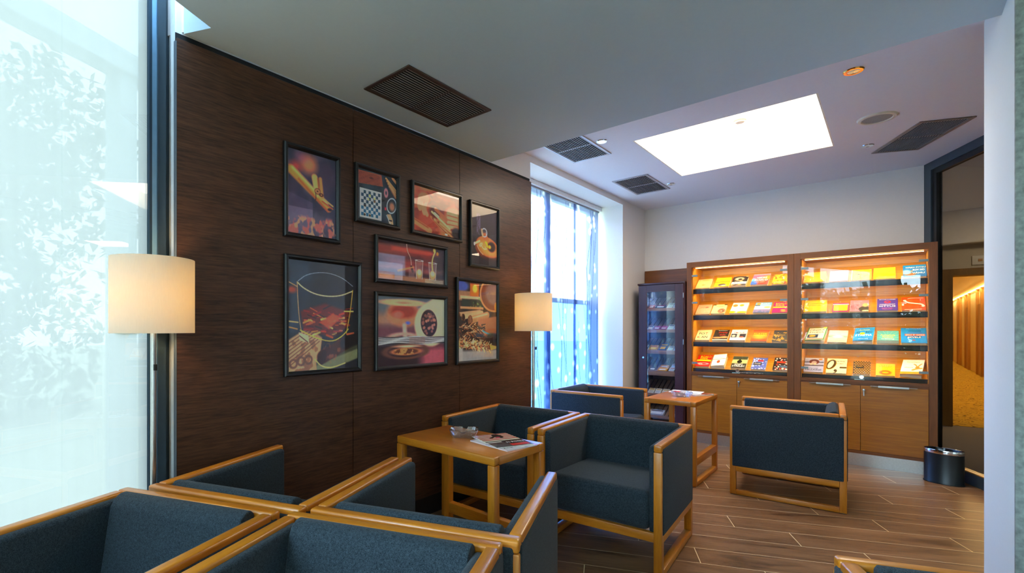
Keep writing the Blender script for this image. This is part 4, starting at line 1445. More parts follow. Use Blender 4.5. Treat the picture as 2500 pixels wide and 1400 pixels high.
def bookcase(xa, xb, label, la, ra, group=None):
    """la / ra: widths of the left and right stile"""
    t = thing('bookcase', label, 'bookcase', (xa, YF, 0), group='glazed oak bookcases along the far wall')
    w = xb - xa
    x0, x1 = la, w - ra
    D = YB - YF - .004
    sp = (x0 + x1) / 2
    BX('side_panel', 0, x0, 0, D, .02, 2.065, M_OAKD['Z'], t, bev=.001, seg=1)
    BX('side_panel', x1, w, 0, D, .02, 2.065, M_OAKD['Z'], t, bev=.001, seg=1)
    BX('top_board', x0, x1, .0, D, 2.005, 2.065, M_OAKD['X'], t)
    BX('back_panel', x0, x1, D - .02, D, .8, 2.005, M_INNER, t)
    BX('side_lining', x0, x0 + .006, .03, D - .02, .8, 2.005, M_INNER, t)
    BX('side_lining', x1 - .006, x1, .03, D - .02, .8, 2.005, M_INNER, t)
    BX('counter_rail', x0, x1, 0, D, .785, .812, M_OAKD['X'], t)
    BX('base_rail', x0, x1, .0, .02, .122, .150, M_OAKD['X'], t)
    BX('bottom_board', x0, x1, .02, D, .122, .15, M_OAKD['X'], t)
    BX('toe_kick', 0, w - .035 if ra > .05 else w, .035, .045, 0, .120, M_STEEL, t)
    for lip in LIPS:
        sh = BX('shelf_lip', x0 + .006, x1 - .006, .045, .062, lip - .052, lip, M_LIP, t, bev=.002)
        bm = bmesh.new()
        L = .345
        box(bm, x0 + .007, x1 - .007, 0, L, -.016, 0)
        bmesh.ops.rotate(bm, cent=(0, 0, 0), matrix=Matrix.Rotation(R(TILT), 3, 'X'), verts=bm.verts)
        bmesh.ops.translate(bm, vec=(0, .062, lip - .014), verts=bm.verts)
        link_mesh('sloped_shelf', bm, M_INNER, t, smooth=False)
        BX('lip_edge', x0 + .006, x1 - .006, .042, .062, lip, lip + .003, M_INNER, t)
    bm = bmesh.new()
    box(bm, x0 + .03, x1 - .03, .050, .056, 1.994, 1.999)
    link_mesh('led_strip', bm, M_LED, t, smooth=False)
    # glass doors with grey clip hinges
    for k, (a, b) in enumerate(((x0 + .002, sp - .0015), (sp + .0015, x1 - .002))):
        gd = BX('glass_door', a, b, .004, .009, .816, 2.001, M_CASEGLASS, t, smooth=False)
        xh = a if k == 0 else b
        for z in (1.908, 1.600, .912):
            e0, e1 = sorted((xh, xh + (.062 if k == 0 else -.062)))
            BX('hinge_clip', e0, e1, .0, .0035, z - .011, z + .011, plain('grey hinge cap', '7c8a8c', .4, .5), gd, bev=.001, seg=1)
    gl = BX('catch_plate', sp - .045, sp + .028, -.003, .003, .818, .826, plain('pale green catch', 'a8cfc8', .3, .4), t, bev=.001, seg=1)
    bm = bmesh.new()
    bmesh.ops.create_cone(bm, cap_ends=True, segments=24, radius1=.019, radius2=.017, depth=.012)
    bmesh.ops.rotate(bm, cent=(0, 0, 0), matrix=Matrix.Rotation(R(90), 3, 'X'), verts=bm.verts)
    bmesh.ops.translate(bm, vec=(sp + .008, -.006, .846), verts=bm.verts)
    link_mesh('door_lock', bm, M_CHROME, t)
    # lower doors
    for k, (a, b) in enumerate(((x0 + .002, sp - .0015), (sp + .0015, x1 - .002))):
        dd = BX('door', a, b, .001, .019, .152, .764, wood('door oak', '884e06', 'b87612', 'X', 10, .40, .15, 22, 1.2, .10, fine=1.4), t, bev=.001, seg=1)
        c = (a + b) / 2
        BX('handle', c - .105, c + .105, -.014, -.010, .757, .773, M_STEEL, dd, bev=.001, seg=1)
        BX('handle_flange', c - .16, c + .16, -.012, .004, .7645, .7665, M_STEEL, dd)
        if k == 1:
            key_lock(dd, a + .024, .728)
    BX('shadow_gap', x0, x1, .006, .02, .764, .785, M_OAKD['X'], t)
    for z, p in [(1.992, 1.0)] + [(l - .056, .75) for l in LIPS[:3]] + [(LIPS[3] - .03, 0)]:
        if p:
            area('shelf_light', (xa + (x0 + x1) / 2, YF + .085, z), (R(28), 0, 0), x1 - x0 - .06, .012, p * LEDW, LEDCOL)
LEDW = 1.65
bookcase(-1.760, -.738, 'left glazed oak bookcase next to the cigar cabinet', .052, .054)
bookcase(-.737, .300, 'right glazed oak bookcase next to the glass partition', .055, .056)

# ---------------------------------------------------- books
INK = {k: plain('ink ' + k, v, .5, bs=0) for k, v in dict(black='17130f', white='f6f1e6', red='d02818', yellow='f8d818', orange='e87818', blue='2048a0', gold='d8a840', navy='1c2450', brown='5a3418', pink='e85080', grey='8c8c88').items()}
def cover(base, seed=1):
    return Art(110, 150, base)
def c_(fn):
    return fn
def rays(A, cx, cy, c, n=18, r=1.2, wd=.012):
    for i in range(n):
        a = i * 2 * math.pi / n
        A.seg(cx, cy, cx + r * math.cos(a), cy + r * math.sin(a), .002, c, .01, .7, wd)
    return A
def pat(A, cols, seed, n=60, s=.05):
    r = random.Random(seed)
    for i in range(n):
        x, y = r.random(), r.random()
        A.rect(x, y, x + s * r.uniform(.6, 1.4), y + s * r.uniform(.6, 1.2), r.choice(cols))
    return A
B = []   # (row, x left, width, art, texts, label, yaw, stand-off cover)
def bk(row, x, w, A, texts, label, rz=0, th=.022, hgt=None, spine='efe3c4', openc=0):
    B.append((row, x, w, A, texts, label, rz, th, hgt or w * 1.40, spine, openc))
# texts: (string, ink, width share, height share, x share, z share)
bk(0, -1.690, .150, cover('f0c078').ell(.5, .66, .12, .07, 'e8902c').rect(.3, .12, .8, .18, 'e8a050'), [], 'peach book with a small orange emblem, leftmost on the top shelf', 2, .016)
bk(0, -1.495, .150, cover('f4c41c').rect(0, .44, 1, .50, 'e8401c').ell(.5, .80, .26, .12, '3a3038', soft=.05).ell(.6, .86, .2, .06, 'b0a8b8', soft=.05), [('NAVEKY', 'brown', .5, .07, .55, .72)], 'yellow book with a red stripe and a dark figure on the top shelf', 1)
bk(0, -1.325, .145, cover('2a211c').cloud('d8a868', 4, 3, .5, .65).ell(.45, .3, .3, .18, 'e8c890', soft=.1).ell(.5, .34, .14, .1, '2a1c14', soft=.05).rect(0, .62, 1, .86, 'f0e6d4'), [('KRALI', 'black', .62, .10, .5, .22)], 'dark sepia photo book with a white band on the top shelf', 0, .03)
bk(0, -1.138, .160, cover('e8608c').rect(0, .55, 1, 1.1, 'd8401c', .4).ell(.1, .9, .3, .3, '3868c8', soft=.2).ell(.1, .55, .15, .12, '60c8e0', soft=.1).ell(.95, .35, .3, .2, 'f09020', soft=.2).rect(.0, 0, 1, .12, 'f4a8b8', .1), [('VEĽKÉ', 'white', .6, .16, .55, .58), ('KÚZLO', 'white', .75, .18, .55, .34), ('NOVÝ PRÍBEH', 'white', .6, .04, .5, .2)], 'pink, red and blue book with big white lettering on the top shelf', -1, .025, .235)
bk(0, -.938, .135, cover('f0a818').cloud('d84818', 5, 2, .5, .62).cloud('f8d830', 6, 7, .55, .65), [('PUTOVANIE', 'white', .7, .08, .45, .14)], 'orange and yellow book with red swirls beside the middle post', 0, .02, .21)
bk(1, -1.692, .150, cover('f0b088').cloud('e89868', 5, 2, .5, .7, .4).ell(.68, .3, .12, .05, 'c85038', soft=.03), [('HOLA', 'red', .3, .06, .4, .66)], 'plain salmon book, leftmost on the second shelf', 2, .016)
bk(1, -1.527, .140, cover('ecd890').rect(0, 0, 1, .08, '3a2c1c').rect(.2, .0, .8, .09, 'ecd890').ell(.72, .72, .26, .24, '2c1c14', soft=.03).ell(.74, .74, .2, .17, 'd87858', soft=.03, ring=.2).ell(.72, .74, .1, .08, 'e8b088', soft=.05), [('ZAPISKY', 'brown', .6, .06, .55, .74)], 'cream book with a round dark photo on the second shelf', 1)
bk(1, -1.339, .158, cover('f6efe0').ell(.2, .28, .15, .12, 'f08028', soft=.04).ell(.6, .26, .13, .10, 'e8a818', soft=.04).ell(.12, .9, .25, .1, 'f8d800', soft=.04).ell(.75, .92, .3, .1, 'd8b010', soft=.04), [('POVEDZ MI AHOJ', 'orange', .8, .07, .5, .38)], 'white book with orange fruit and yellow spots on the second shelf', -1, .022)
bk(1, -1.115, .152, cover('78b8dc').rect(0, .32, 1, .66, 'f4efe4').rect(0, .66, 1, 1.1, '8c7ca8').ell(.2, .14, .12, .10, 'f0a030', soft=.02).rect(0, .26, .3, .34, '2a3038', .03).ell(.78, .48, .2, .08, 'f0b860', soft=.05).cloud('4c6890', 8, 3, .5, .6, .6, mask=None if False else 1.0 * (np.zeros((150, 110)) + (np.arange(150)[:, None] > 118))), [('Robin', 'white', .55, .14, .62, .78)], 'sky blue and lilac book with a white middle band on the second shelf', -1, .022)
bk(1, -.933, .135, cover('e0106c').rect(0, .44, 1, .56, 'f8c818').ell(.7, .76, .18, .05, 'f0d040', soft=.03).ell(.75, .88, .2, .05, 'f0d040', soft=.03), [('ROALD', 'yellow', .75, .16, .5, .76), ('DAHL', 'yellow', .6, .14, .45, .60)], 'magenta book with yellow lettering and band by the middle post', 0, .02, .215)
bk(2, -1.704, .150, cover('f0dea0'), [('PO', 'black', .38, .22, .36, .52), ('T', 'red', .18, .22, .68, .52), ('K', 'red', .20, .22, .22, .18), ('AN', 'black', .44, .22, .60, .18)], 'cream book with two rows of heavy black and red letters', 2, .024)
bk(2, -1.513, .150, cover('2c241c').ell(.3, .76, .3, .08, 'd89058', soft=.04).ell(.75, .72, .3, .09, 'd89058', soft=.04).rect(0, .92, 1, 1.1, 'f0e0c0'), [('Dotyky', 'red', .6, .16, .6, .64), ('duše', 'red', .4, .10, .6, .46), ('MARTIN HORNICEK', 'white', .6, .04, .55, .90)], 'black book with red handwriting above clasped hands', 1, .026)
bk(2, -1.339, .152, cover('f4ecd8').rect(.03, .40, .97, .74, '2c2c34', .02).rect(.4, .40, .58, .74, 'c8b8a0', .02).ell(.2, .6, .12, .1, 'd8c0a0', soft=.04).ell(.72, .7, .14, .06, 'c8543c', soft=.03), [('TMOLIE', 'red', .7, .12, .5, .64)], 'white book with a dark photo of suited men on the third shelf', 1, .028)
bk(2, -1.138, .150, cover('e87018').rect(0, .0, 1, .10, 'd03818', .04).rect(0, .7, 1, 1.1, 'c84c10', .3).ell(.5, .62, .35, .2, 'f0a030', soft=.2), [('KLATSIE', 'yellow', .8, .11, .5, .62), ('POKLADU', 'yellow', .8, .10, .5, .47)], 'orange book with yellow lettering on the third shelf', -1, .02)
bk(2, -.935, .135, cover('4a4640').cloud('c89838', 9, 3, .55, .62).rect(0, 0, 1, .14, '38383c'), [('TAJNA', 'gold', .6, .10, .5, .52)], 'dark grey book with gold ornament by the middle post', 0, .02, .21)
bk(3, -1.713, .150, cover('d81410').rect(0, .40, 1, .54, 'f8d818').ell(.5, .76, .34, .08, 'e89898', soft=.02, ring=.15).ell(.35, .8, .1, .05, 'c8b0b0', soft=.02, ring=.3), [('ROALD', 'yellow', .75, .16, .58, .78), ('DAHL', 'yellow', .55, .14, .48, .64)], 'bright red book with a yellow band, leftmost on the bottom shelf', 1, .024, .22)
bk(3, -1.526, .140, cover('f8f0e0').rect(0, .42, 1, .46, 'e06030').rect(0, 0, .03, 1, 'e07040').ell(.5, .66, .12, .13, 'd84820', soft=.02), [('NICK VUJICIC', 'orange', .75, .07, .52, .62)], 'white book with a red ornament, its cover standing open', 2, .034, .215, openc=1)
bk(3, -1.327, .145, cover('b8b878').rect(0, 0, 1, .28, '38402c', .06).rect(0, .62, 1, 1.1, '1c1c14', .1).ell(.5, .46, .16, .14, '14140c', soft=.03).ell(.5, .30, .06, .06, '14140c', soft=.02), [('DOBRY', 'white', .55, .09, .5, .26), ('STRELEC', 'white', .85, .13, .5, .10)], 'dark green book with a black silhouette of a man', 1, .026, .215)
bk(3, -1.134, .135, pat(cover('5868b8'), ['e8ecf4', 'd8dcf0', '4858a8'], 3, 90, .07).rect(.36, .20, .74, .33, 'd83030').rect(.1, .42, .66, .66, '20242c'), [('POVIEM', 'white', .4, .06, .38, .44)], 'blue and white patterned book with a red and a black label', 0, .022, .21)
bk(3, -.928, .130, pat(cover('2c1c18'), ['d83818', 'f4e8d8', 'f0e0d0', '18100e'], 8, 90, .10).rect(.2, .3, .8, .45, 'e04020').ell(.5, .5, .3, .05, '14100e'), [], 'black, red and white collage book by the middle post', 0, .024, .22)
# right case
bk(0, -.673, .180, cover('f4b830').rect(0, .0, 1, .5, 'f0a828', .3), [('Myslienky', 'orange', .6, .06, .5, .5), ('o bohu', 'orange', .4, .05, .55, .38)], 'wide orange yellow book, first on the top shelf of the right bookcase', 2, .018, .21)
bk(0, -.461, .146, cover('e88898').rect(0, .1, 1, .4, 'f0a8a8', .2).curve([(.2, .85), (.5, .80), (.8, .68)], .015, 'f8d0c8', .02).curve([(.1, .75), (.5, .74), (.9, .6)], .01, 'f8d8d0', .02), [('CESTA', 'white', .5, .05, .5, .8)], 'pink book with pale wave lines on the top shelf', 1, .014, .225)
bk(0, -.294, .150, cover('f4c828').cloud('e8a818', 5, 3, .5, .7).rect(0, 0, .05, 1, 'f8e8a0'), [('HUMONOS', 'black', .85, .18, .5, .44), ('román', 'black', .2, .06, .5, .8)], 'yellow book with a black line of title on the top shelf', 0, .016)
bk(0, -.129, .156, cover('f4d018').rect(.7, .1, .98, .9, 'f0c810', .02).rect(.70, .08, .72, .92, 'e0a810'), [('IKIGAI', 'brown', .28, .06, .82, .6)], 'plain yellow book on the top shelf beside a blue one', 0, .016, .22)
bk(0, .078, .156, cover('2878c0').rect(0, 0, 1, .14, '1890d8', .04).ell(.3, .78, .26, .12, 'a86838', soft=.06).ell(.15, .6, .2, .2, '88b8d8', soft=.1).ell(.38, .52, .05, .04, 'f09020', soft=.02), [('NÁJDI SVOJU', 'white', .85, .15, .55, .72), ('ROV NO', 'white', .5, .15, .68, .50), ('VÁHU', 'white', .52, .17, .66, .24)], 'blue book with heavy white lettering, last on the top shelf', 0, .022, .225)
bk(1, -.673, .186, cover('f4c41c').rect(0, .0, 1, .5, 'f8cc28', .3), [('Pozitívny', 'black', .7, .09, .5, .62), ('leadership', 'black', .75, .09, .5, .48)], 'wide yellow book with two black title lines on the second shelf', 2, .02, .225)
bk(1, -.437, .125, cover('e82868').rect(.06, .24, .94, .88, 'f4c020').rect(0, .12, 1, .2, 'f8d8d0'), [], 'magenta book with a yellow sheet in front on the second shelf', 0, .016, .165)
bk(1, -.304, .141, cover('e08088').ell(.8, .8, .32, .26, '4c4030', soft=.03).ell(.82, .45, .16, .16, 'e8a868', soft=.04).ell(.85, .95, .2, .07, 'e8d890', soft=.02), [('LIDER', 'black', .42, .09, .28, .50), ('BEZ', 'black', .3, .09, .22, .36), ('TITULU', 'black', .48, .09, .31, .22)], 'dusty pink book with a dark curved figure on the second shelf', 0, .016, .21)
bk(1, -.103, .146, cover('4c2c90').ell(.5, .28, .17, .11, 'd82030', soft=.02).ell(.5, .26, .08, .05, '4c2c90', soft=.02), [('MICHAEL E GERBER', 'white', .8, .05, .5, .90), ('PODNIKATEĽSKÝ', 'white', .75, .08, .5, .48), ('MÝTUS', 'white', .78, .13, .5, .31), ('PREČO FIRMY', 'pink', .55, .07, .5, .16), ('KRACHUJÚ', 'pink', .45, .06, .5, .07)], 'purple book with a red spiral and white title', 0, .020, .215)
A = cover('e85018')
A.curve([(.28, .12), (.4, .08), (.92, .09)], .022, 'f8ecd8', .01).curve([(.12, .28), (.3, .44), (.6, .50), (.85, .56), (.93, .68)], .045, 'f8ecd8', .012).curve([(.14, .95), (.5, .95), (.82, .92)], .022, 'f8ecd8', .01).ell(.14, .26, .07, .05, 'f8ecd8', soft=.01).ell(.9, .70, .07, .06, 'f8ecd8', soft=.01).ell(.06, .58, .05, .07, 'f8ecd8', soft=.01)
bk(1, .068, .160, A, [('STRATÉGIA', 'orange', .4, .04, .5, .70)], 'orange book with a giant white curved letter', 0, .018, .235)
bk(2, -.680, .158, cover('f2e6c4').rect(-.1, -.1, 1.1, .04, '2c8c28').rect(-.1, .97, 1.1, 1.1, '2c8c28').rect(-.1, -.1, .045, 1.1, '2c8c28').rect(.955, -.1, 1.1, 1.1, '2c8c28').rect(.05, .04, .95, .08, 'e87838').rect(.08, .56, .64, .82, '1c2c50').ell(.34, .68, .18, .08, 'e8a020', soft=.03).rect(.05, .88, .95, .93, 'e04828').ell(.88, .06, .10, .07, 'f8e020', soft=.01), [('ČÍNSKA', 'brown', .78, .14, .5, .72), ('ŠTÚDIA', 'brown', .78, .14, .5, .53)], 'cream book with a green border, slightly tilted, on the third shelf', -5, .028, .235, openc=1)
bk(2, -.477, .150, cover('e0c8b0').rect(0, .0, 1, .4, 'd8ccd0', .2).rect(0, .46, 1, .60, '80a090', .06).rect(0, .62, 1, 1.1, 'e8d8b0', .06).ell(.52, .55, .28, .08, 'f8f0dc', soft=.03).ell(.52, .42, .2, .06, 'f4e8d4', soft=.03).ell(.52, .32, .12, .04, 'f0e0cc', soft=.03), [('naše malé šťastie', 'brown', .8, .05, .5, .1)], 'pale beach book with stacked white pebbles on the third shelf', -2, .02)
bk(2, -.282, .148, cover('1c8cd0').rect(0, 0, 1, .1, '38a0dc', .05).ell(.42, .46, .13, .09, 'f8d810', soft=.01), [('Paul Pearsall', 'yellow', .5, .07, .5, .78), ('VZ', 'black', .22, .13, .2, .56), ('REC', 'black', .34, .13, .76, .56), ('ŠŤASTIA', 'white', .85, .17, .5, .34), ('Ako ho nájsť', 'white', .5, .05, .5, .12)], 'bright blue book with a yellow spot, its cover standing off', -4, .03, .225, openc=1)
bk(2, -.103, .152, rays(cover('58b0a8'), .5, .55, 'c8e8d0', 16).rect(0, .78, 1, 1.1, '6c7c78', .06), [('Autogénny', 'yellow', .7, .13, .5, .58), ('Karma', 'yellow', .5, .12, .5, .44), ('tréning', 'white', .6, .10, .5, .28)], 'teal book with light rays and yellow title on the third shelf', 0, .018, .21)
bk(2, .064, .172, cover('1890dc').rect(.15, .40, .95, .53, 'd83828').rect(.24, .54, .80, .68, '1c5c98').poly([(.5, .76), (.58, .84), (.42, .84)], 'd84030').rect(.3, .2, .8, .23, '102c60').rect(.25, .30, .85, .33, '5c4c98'), [('JIM COLLINS', 'white', .6, .04, .5, .92), ('GREAT BY CHOICE', 'white', .74, .08, .55, .49), ('SKVELÉ', 'white', .52, .11, .52, .33)], 'wide bright blue book with a red title band, last on the third shelf', 0, .024, .25)
bk(3, -.680, .158, cover('a8a8c8').rect(0, 0, 1, .12, 'c8ccd8', .05).rect(0, .28, 1, .34, '3c4058', .04).rect(0, .5, 1, .58, '50444c', .04).ell(.5, .28, .26, .18, '6c3428', soft=.02).ell(.5, .34, .14, .12, 'b8a098', soft=.03).ell(.35, .44, .08, .06, 'e0b898', soft=.02).ell(.55, .44, .08, .06, 'e0b898', soft=.02).ell(.82, .10, .10, .06, 'f08018', soft=.02), [('ČO NÁS', 'navy', .45, .09, .5, .22), ('NEZABIJE', 'navy', .85, .13, .5, .07)], 'greyish book with a crouching figure on a beach', 1, .02, .24)
A = cover('f0e0b0')
A.ell(.20, .42, .27, .36, 'd8a028', ang=14, soft=.01).ell(.22, .42, .23, .33, '4c3410', ang=14, soft=.01).ell(.20, .42, .13, .26, 'f0e0b0', ang=14, soft=.01).rect(.66, .56, 1.0, .66, '4c3410').ell(.46, .82, .08, .08, '4c3410', soft=.01).curve([(.52, .84), (.48, .95), (.38, 1.0)], .03, '4c3410', .01)
bk(3, -.487, .158, A, [('Dan Ariely', 'black', .42, .09, .68, .76), ('na dlani', 'red', .32, .06, .66, .62)], 'cream book with a giant brown zero, comma and dash', 0, .018, .245)
A = cover('3c2c18')
for i in range(7):
    for j in range(11):
        A.ell(.08 + i * .15 + (.075 if j % 2 else 0), .04 + j * .095, .055, .032, 'c88c28', soft=.01)
A.rect(.15, .34, .62, .54, '14100c')
bk(3, -.279, .128, A, [('FARMÁR', 'gold', .36, .06, .38, .56)], 'dark honeycomb patterned book just above the lock of the right bookcase', 0, .022, .21)
bk(3, -.112, .136, rays(cover('f4b018'), .5, .72, 'f8d040', 28, .6, .02).ell(.5, .74, .30, .18, 'e05810', soft=.08).ell(.5, .74, .18, .08, 'f8b020', soft=.04), [('POEZIA', 'orange', .4, .05, .5, .82), ('DUŠA A SVET', 'orange', .65, .06, .5, .72)], 'yellow orange book with a flaming sunflower disc', 0, .016, .19)
bk(3, .052, .148, cover('f6ead8').rect(0, .84, 1, 1.1, 'e8a020').curve([(.55, .72), (.75, .62), (.92, .6)], .06, 'e0983c', .02).curve([(.72, .5), (.64, .36), (.56, .32)], .03, 'd08830', .02).curve([(.76, .5), (.82, .38), (.9, .3)], .03, 'd08830', .02).ell(.74, .56, .1, .08, 'c87c28', soft=.03), [('Stratégia', 'gold', .6, .08, .5, .78), ('šťastia', 'orange', .4, .08, .35, .42)], 'white book with an orange antlered figure, its cover standing off', -7, .03, .225, openc=1)
for i, (row, x, w, A, texts, label, rz, th, hgt, spine, openc) in enumerate(B):
    zb = LIPS[row] - .010
    th0 = R(-(90 - TILT))
    x = max(x, (-1.694 if x < -.75 else -.667) + (.006 if abs(rz) > 3 else 0))
    if x < -.75:
        x = min(x, -.806 - w)
    t = thing('book', label, 'book', (x + w / 2, YF + .082, LIPS[row] - .0002), group='books on the sloped bookcase shelves')
    # lies on the slope: local z up the slope, local -y away from the board
    m = Matrix.Rotation(0, 3, 'Z') @ Matrix.Rotation(th0, 3, 'X') @ Matrix.Rotation(R(-rz), 3, 'Y')
    t.rotation_euler = m.to_euler()
    lift = abs(math.sin(R(rz))) * w / 2 + .002
    BX('page_block', -w / 2 + .002, w / 2 - .003, -th + .002, -.002, .003 + lift, hgt - .003 + lift, M_PAPER, t)
    BX('back_cover', -w / 2, w / 2, -.0018, -.0002, lift, hgt + lift, plain('book board ' + 'd8c8a0', 'd8c8a0', .5), t)
    pm = imgmat('cover art %02d' % i, A.grain(.05, 12, i + 1).a, .32, .25)
    fc = img_face('front_cover', w, hgt, pm, t, 0, -th, lift, .0012)
    if openc:
        fc.rotation_euler = (0, 0, R(-5 - 2 * openc))
        fc.location = (.0, -th - .012, lift)
    for s_, ink, tw, tht, tx, tz in texts:
        o = text('title', s_, tw * w, tht * hgt, (tx - .5) * w, -.0005, tz * hgt, INK[ink], fc)
# plastic cover lying on the counter behind the left glass doors
pc = thing('plastic_sleeve', 'crumpled clear plastic sleeve lying behind the left glass doors', 'sleeve', (-1.12, 6.024, .8145), 4)
bm = bmesh.new()
g_ = []
for i in range(16):
    g_.append([bm.verts.new((-.11 + .22 * i / 15, -.010 + .026 * j / 4, .006 + .010 * abs(math.sin(i * 1.9 + j * 1.3)))) for j in range(5)])
for i in range(15):
    for j in range(4):
        bm.faces.new((g_[i][j], g_[i + 1][j], g_[i + 1][j + 1], g_[i][j + 1]))
ob = link_mesh('film', bm, plain('crinkled film', '8c8c98', .12, .5), pc, angle=10)
sm = ob.modifiers.new('thickness', 'SOLIDIFY')
sm.thickness = .0005

# ------------------------------------------------------------------ wood panel behind the cigar cabinet
wp = BX('wall_cladding', -2.405, -1.762, YB - .022, YB - .001, .0, 2.055, M_OAKD['X'])
tag(wp, 'plain brown oak board on the wall above and behind the cigar cabinet', 'wall panel')

# ------------------------------------------------------------------ cigar cabinet
hc = thing('cigar_cabinet', 'narrow dark mahogany cigar cabinet with a glass door, left of the bookcases', 'cabinet', (-2.309, 5.96, 0))
Wc, Dc, Hc = .538, .46, 1.852
mx_, mz_ = M_MAHO['X'], M_MAHO['Z']
BX('side_panel', 0, .018, .022, Dc, 0, Hc - .02, mz_, hc)
BX('side_panel', Wc - .018, Wc, .022, Dc, 0, Hc - .02, mz_, hc)
BX('top_board', -.004, Wc + .004, -.002, Dc, Hc - .02, Hc, mx_, hc, bev=.002)
BX('back_panel', .018, Wc - .018, Dc - .012, Dc, .02, Hc - .02, M_CEDARY, hc)
BX('base_board', .018, Wc - .018, .022, Dc - .012, .02, .10, mx_, hc)
dr_ = BX('door', .012, .104, 0, .020, .06, Hc - .026, mz_, hc, bev=.0015, seg=1)
BX('door_stile', .431, Wc - .012, 0, .020, .06, Hc - .026, mz_, dr_, bev=.0015, seg=1)
BX('door_rail', .1045, .4305, 0, .020, 1.745, Hc - .026, mx_, dr_)
BX('door_rail', .1045, .4305, 0, .020, .06, .205, mx_, dr_)
BX('door_glass', .104, .431, .008, .012, .205, 1.745, glassmat('cabinet door glass', (.97, .98, .98, 1), 1.5, gain=1.3), dr_, smooth=False)
bm = bmesh.new()
bmesh.ops.create_cone(bm, cap_ends=True, segments=24, radius1=.013, radius2=.011, depth=.01)
bmesh.ops.rotate(bm, cent=(0, 0, 0), matrix=Matrix.Rotation(R(90), 3, 'X'), verts=bm.verts)
bmesh.ops.translate(bm, vec=(.067, -.005, .955), verts=bm.verts)
link_mesh('door_lock', bm, M_CHROME, dr_)
for z in (1.66, 1.12, .5):
    bm = bmesh.new()
    cyl(bm, (Wc - .012, -.003, z), .005, .06, 10)
    link_mesh('hinge', bm, M_STEEL, dr_)
CSH = [(1.549, .034), (1.294, .038), (1.045, .044), (.800, .060), (.524, .034), (.262, .034)]
for z, hh in CSH:
    BX('shelf_lip', .03, Wc - .03, .030, .044, z - hh, z, M_CEDAR, hc, bev=.002)
    bm = bmesh.new()
    nsl = 9
    for i in range(nsl):
        a = .03 + (Wc - .06) * i / nsl
        box(bm, a, a + .034, 0, .33, -.010, 0)
    bmesh.ops.rotate(bm, cent=(0, 0, 0), matrix=Matrix.Rotation(R(28), 3, 'X'), verts=bm.verts)
    bmesh.ops.translate(bm, vec=(0, .046, z - .014), verts=bm.verts)
    link_mesh('slatted_shelf', bm, M_CEDAR, hc, smooth=False)
M_CSIDE = {}
def cbox(shelf, x, w, h, col, label, d=.018, lab='f0ece0', off=.0, kind='cigar_box', lid=None):
    z = CSH[shelf][0]
    t = thing(kind, label, 'cigar box', (-2.309 + x + w / 2, 5.96 + .048 + off * math.cos(R(28)), z - .010 + off * math.sin(R(28))), group='cigar boxes in the dark cabinet')
    t.rotation_euler = Matrix.Rotation(R(-62), 3, 'X').to_euler()
    BX('case', -w / 2, w / 2, -d, -.001, .001, h, plain('carton ' + col, col, .4), t, bev=.001, seg=1)
    BX('printed_label', -w * .34, w * .34, -d - .0008, -d + .0002, h * .12, h * .48, plain('label ' + lab, lab, .5), t)
    BX('brand_band', -w * .40, w * .40, -d - .0006, -d + .0002, h * .66, h * .84, plain('band ' + (lid or '3a4048'), lid or '3a4048', .4), t)
cbox(0, .11, .060, .08, 'b04c34', 'orange red cigar tin at the left of the top cabinet shelf', lid='d87850')
cbox(0, .190, .115, .075, '2c3a50', 'dark blue cigar box with a crimson edge on the top cabinet shelf', lid='b02c50', lab='d8e0e8')
cbox(0, .325, .060, .12, 'c8dcd4', 'pale green cigar carton on the top cabinet shelf', lid='5c6c64', lab='a8c8c0')
cbox(0, .395, .070, .12, 'dcdce0', 'white cigar carton at the right of the top cabinet shelf', lid='50545c', lab='88b0d8')
cbox(1, .095, .060, .085, 'b8bcc8', 'silver cigar pack, leftmost on the second cabinet shelf')
cbox(1, .170, .070, .075, '9c2c6c', 'purple cigar pack, left one of two alike', lab='c8c0c8', lid='b04888')
cbox(1, .250, .070, .075, 'a03474', 'purple cigar pack, right one of two alike', lab='d0c8d0', lid='b85090')
cbox(1, .330, .065, .11, 'dce4e0', 'tall white and mint cigar carton on the second cabinet shelf', lab='b8dcd0')
cbox(1, .402, .065, .105, 'e4e4e8', 'white cigar carton at the right of the second cabinet shelf', lab='90b8e0', lid='d8a040')
cbox(2, .105, .100, .11, 'c89c34', 'golden yellow cigar box on the third cabinet shelf', lab='e8c830', lid='a85c28')
cbox(2, .225, .085, .16, '20507c', 'tall blue and gold cigar box on the third cabinet shelf', lab='e8b860', lid='e0a850')
cbox(2, .330, .060, .095, 'd0d8d0', 'pale cigar carton with a mint label on the third cabinet shelf', lab='a8d0c4')
cbox(2, .400, .065, .095, 'd8d8dc', 'white cigar carton at the right of the third cabinet shelf', lab='a0c0e0')
cbox(3, .115, .075, .07, '6c5c44', 'brown cigar tin on the fourth cabinet shelf')
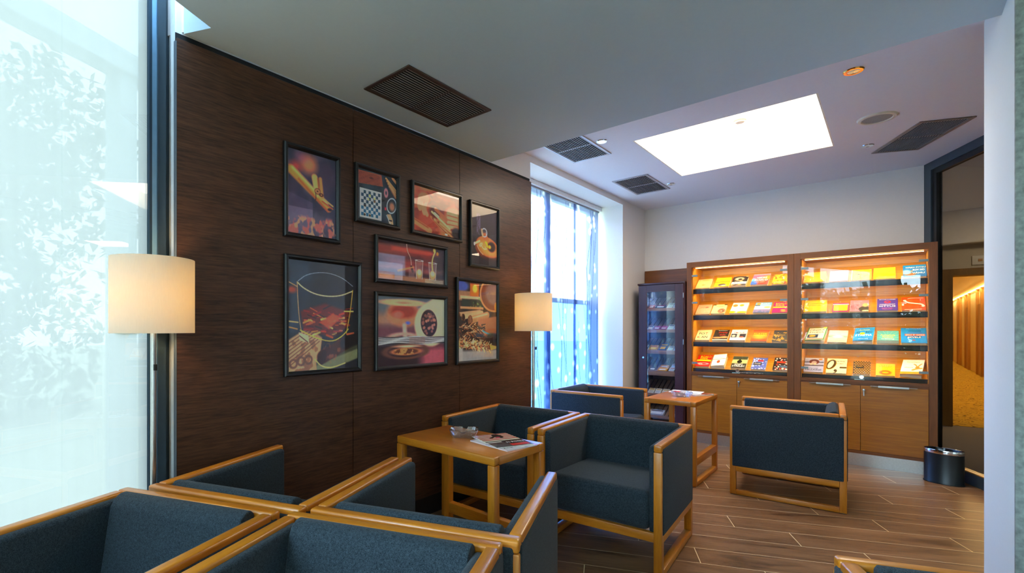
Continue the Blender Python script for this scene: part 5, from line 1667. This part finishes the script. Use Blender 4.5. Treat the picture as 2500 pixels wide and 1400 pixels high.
cbox(3, .220, .105, .06, 'e89c18', 'bright orange cigar box in front on the fourth cabinet shelf', lab='f4ecd8', lid='f0b030')
cbox(3, .225, .100, .06, 'd88850', 'salmon cigar box lying behind the orange one', lab='dcd4c8', off=.068, lid='e89858')
cbox(3, .345, .062, .075, 'd8d8dc', 'white cigar carton with a red oval, the lower of two', lab='bcc0c8', lid='a83038')
cbox(3, .350, .062, .075, 'd0d0d8', 'white cigar carton with a red oval, the upper of two', lab='a8c8e8', off=.080, lid='a83038')
cbox(4, .100, .068, .10, 'e4e0d4', 'cream cigar carton, left one of three in a row above the low shelf', lab='c8ccd0', lid='c89c50')
cbox(4, .180, .068, .10, 'e0dccf', 'cream cigar carton, middle one of three in a row above the low shelf', lab='c8ccd0', lid='c89c50')
cbox(4, .262, .074, .10, 'e6e2d6', 'cream cigar carton, right one of three in a row above the low shelf', lab='ccd0d4', lid='c89c50')
cbox(4, .372, .045, .07, '1c4460', 'small dark blue cigar tin on the low shelf', lab='70b0d0')
cbox(5, .110, .175, .09, 'c8ccd4', 'wide silver and burgundy cigar box on the lowest cabinet shelf', lab='e4e6ea', lid='4c2430', d=.03)
cbox(5, .385, .050, .10, 'c4d4e4', 'pale blue cigar carton at the right of the lowest cabinet shelf', lab='e8eef4')

# wall screen in the hall, seen only as a reflection in the pictures
tv = thing('wall_screen', 'lit wall screen with check in and check out times, seen mirrored in a picture', 'screen', (3.38, 4.95 - .95, 1.72), -90)
tv.location = (3.398, 6.95, 2.27)
BX('housing', -.42, .42, -.05, -.002, 0, .50, M_DARK, tv, bev=.004)
A = Art(200, 120, 'a8c8f0')
A.rect(.0, .80, 1, 1.1, '88a8e8', .2).rect(.30, .44, .98, .74, 'd87828')
img_face('display', .80, .46, imgmat('screen picture', A.a, .2, emis=3.5), tv, 0, -.0515, .02)
text('screen_text', 'CHECK IN 14', .44, .045, .11, -.0525, .20, emit('screen white', 'ffffff', 6), tv)
text('screen_text', 'CHECK OUT 10', .44, .045, .11, -.0525, .14, MATS['screen white'], tv)
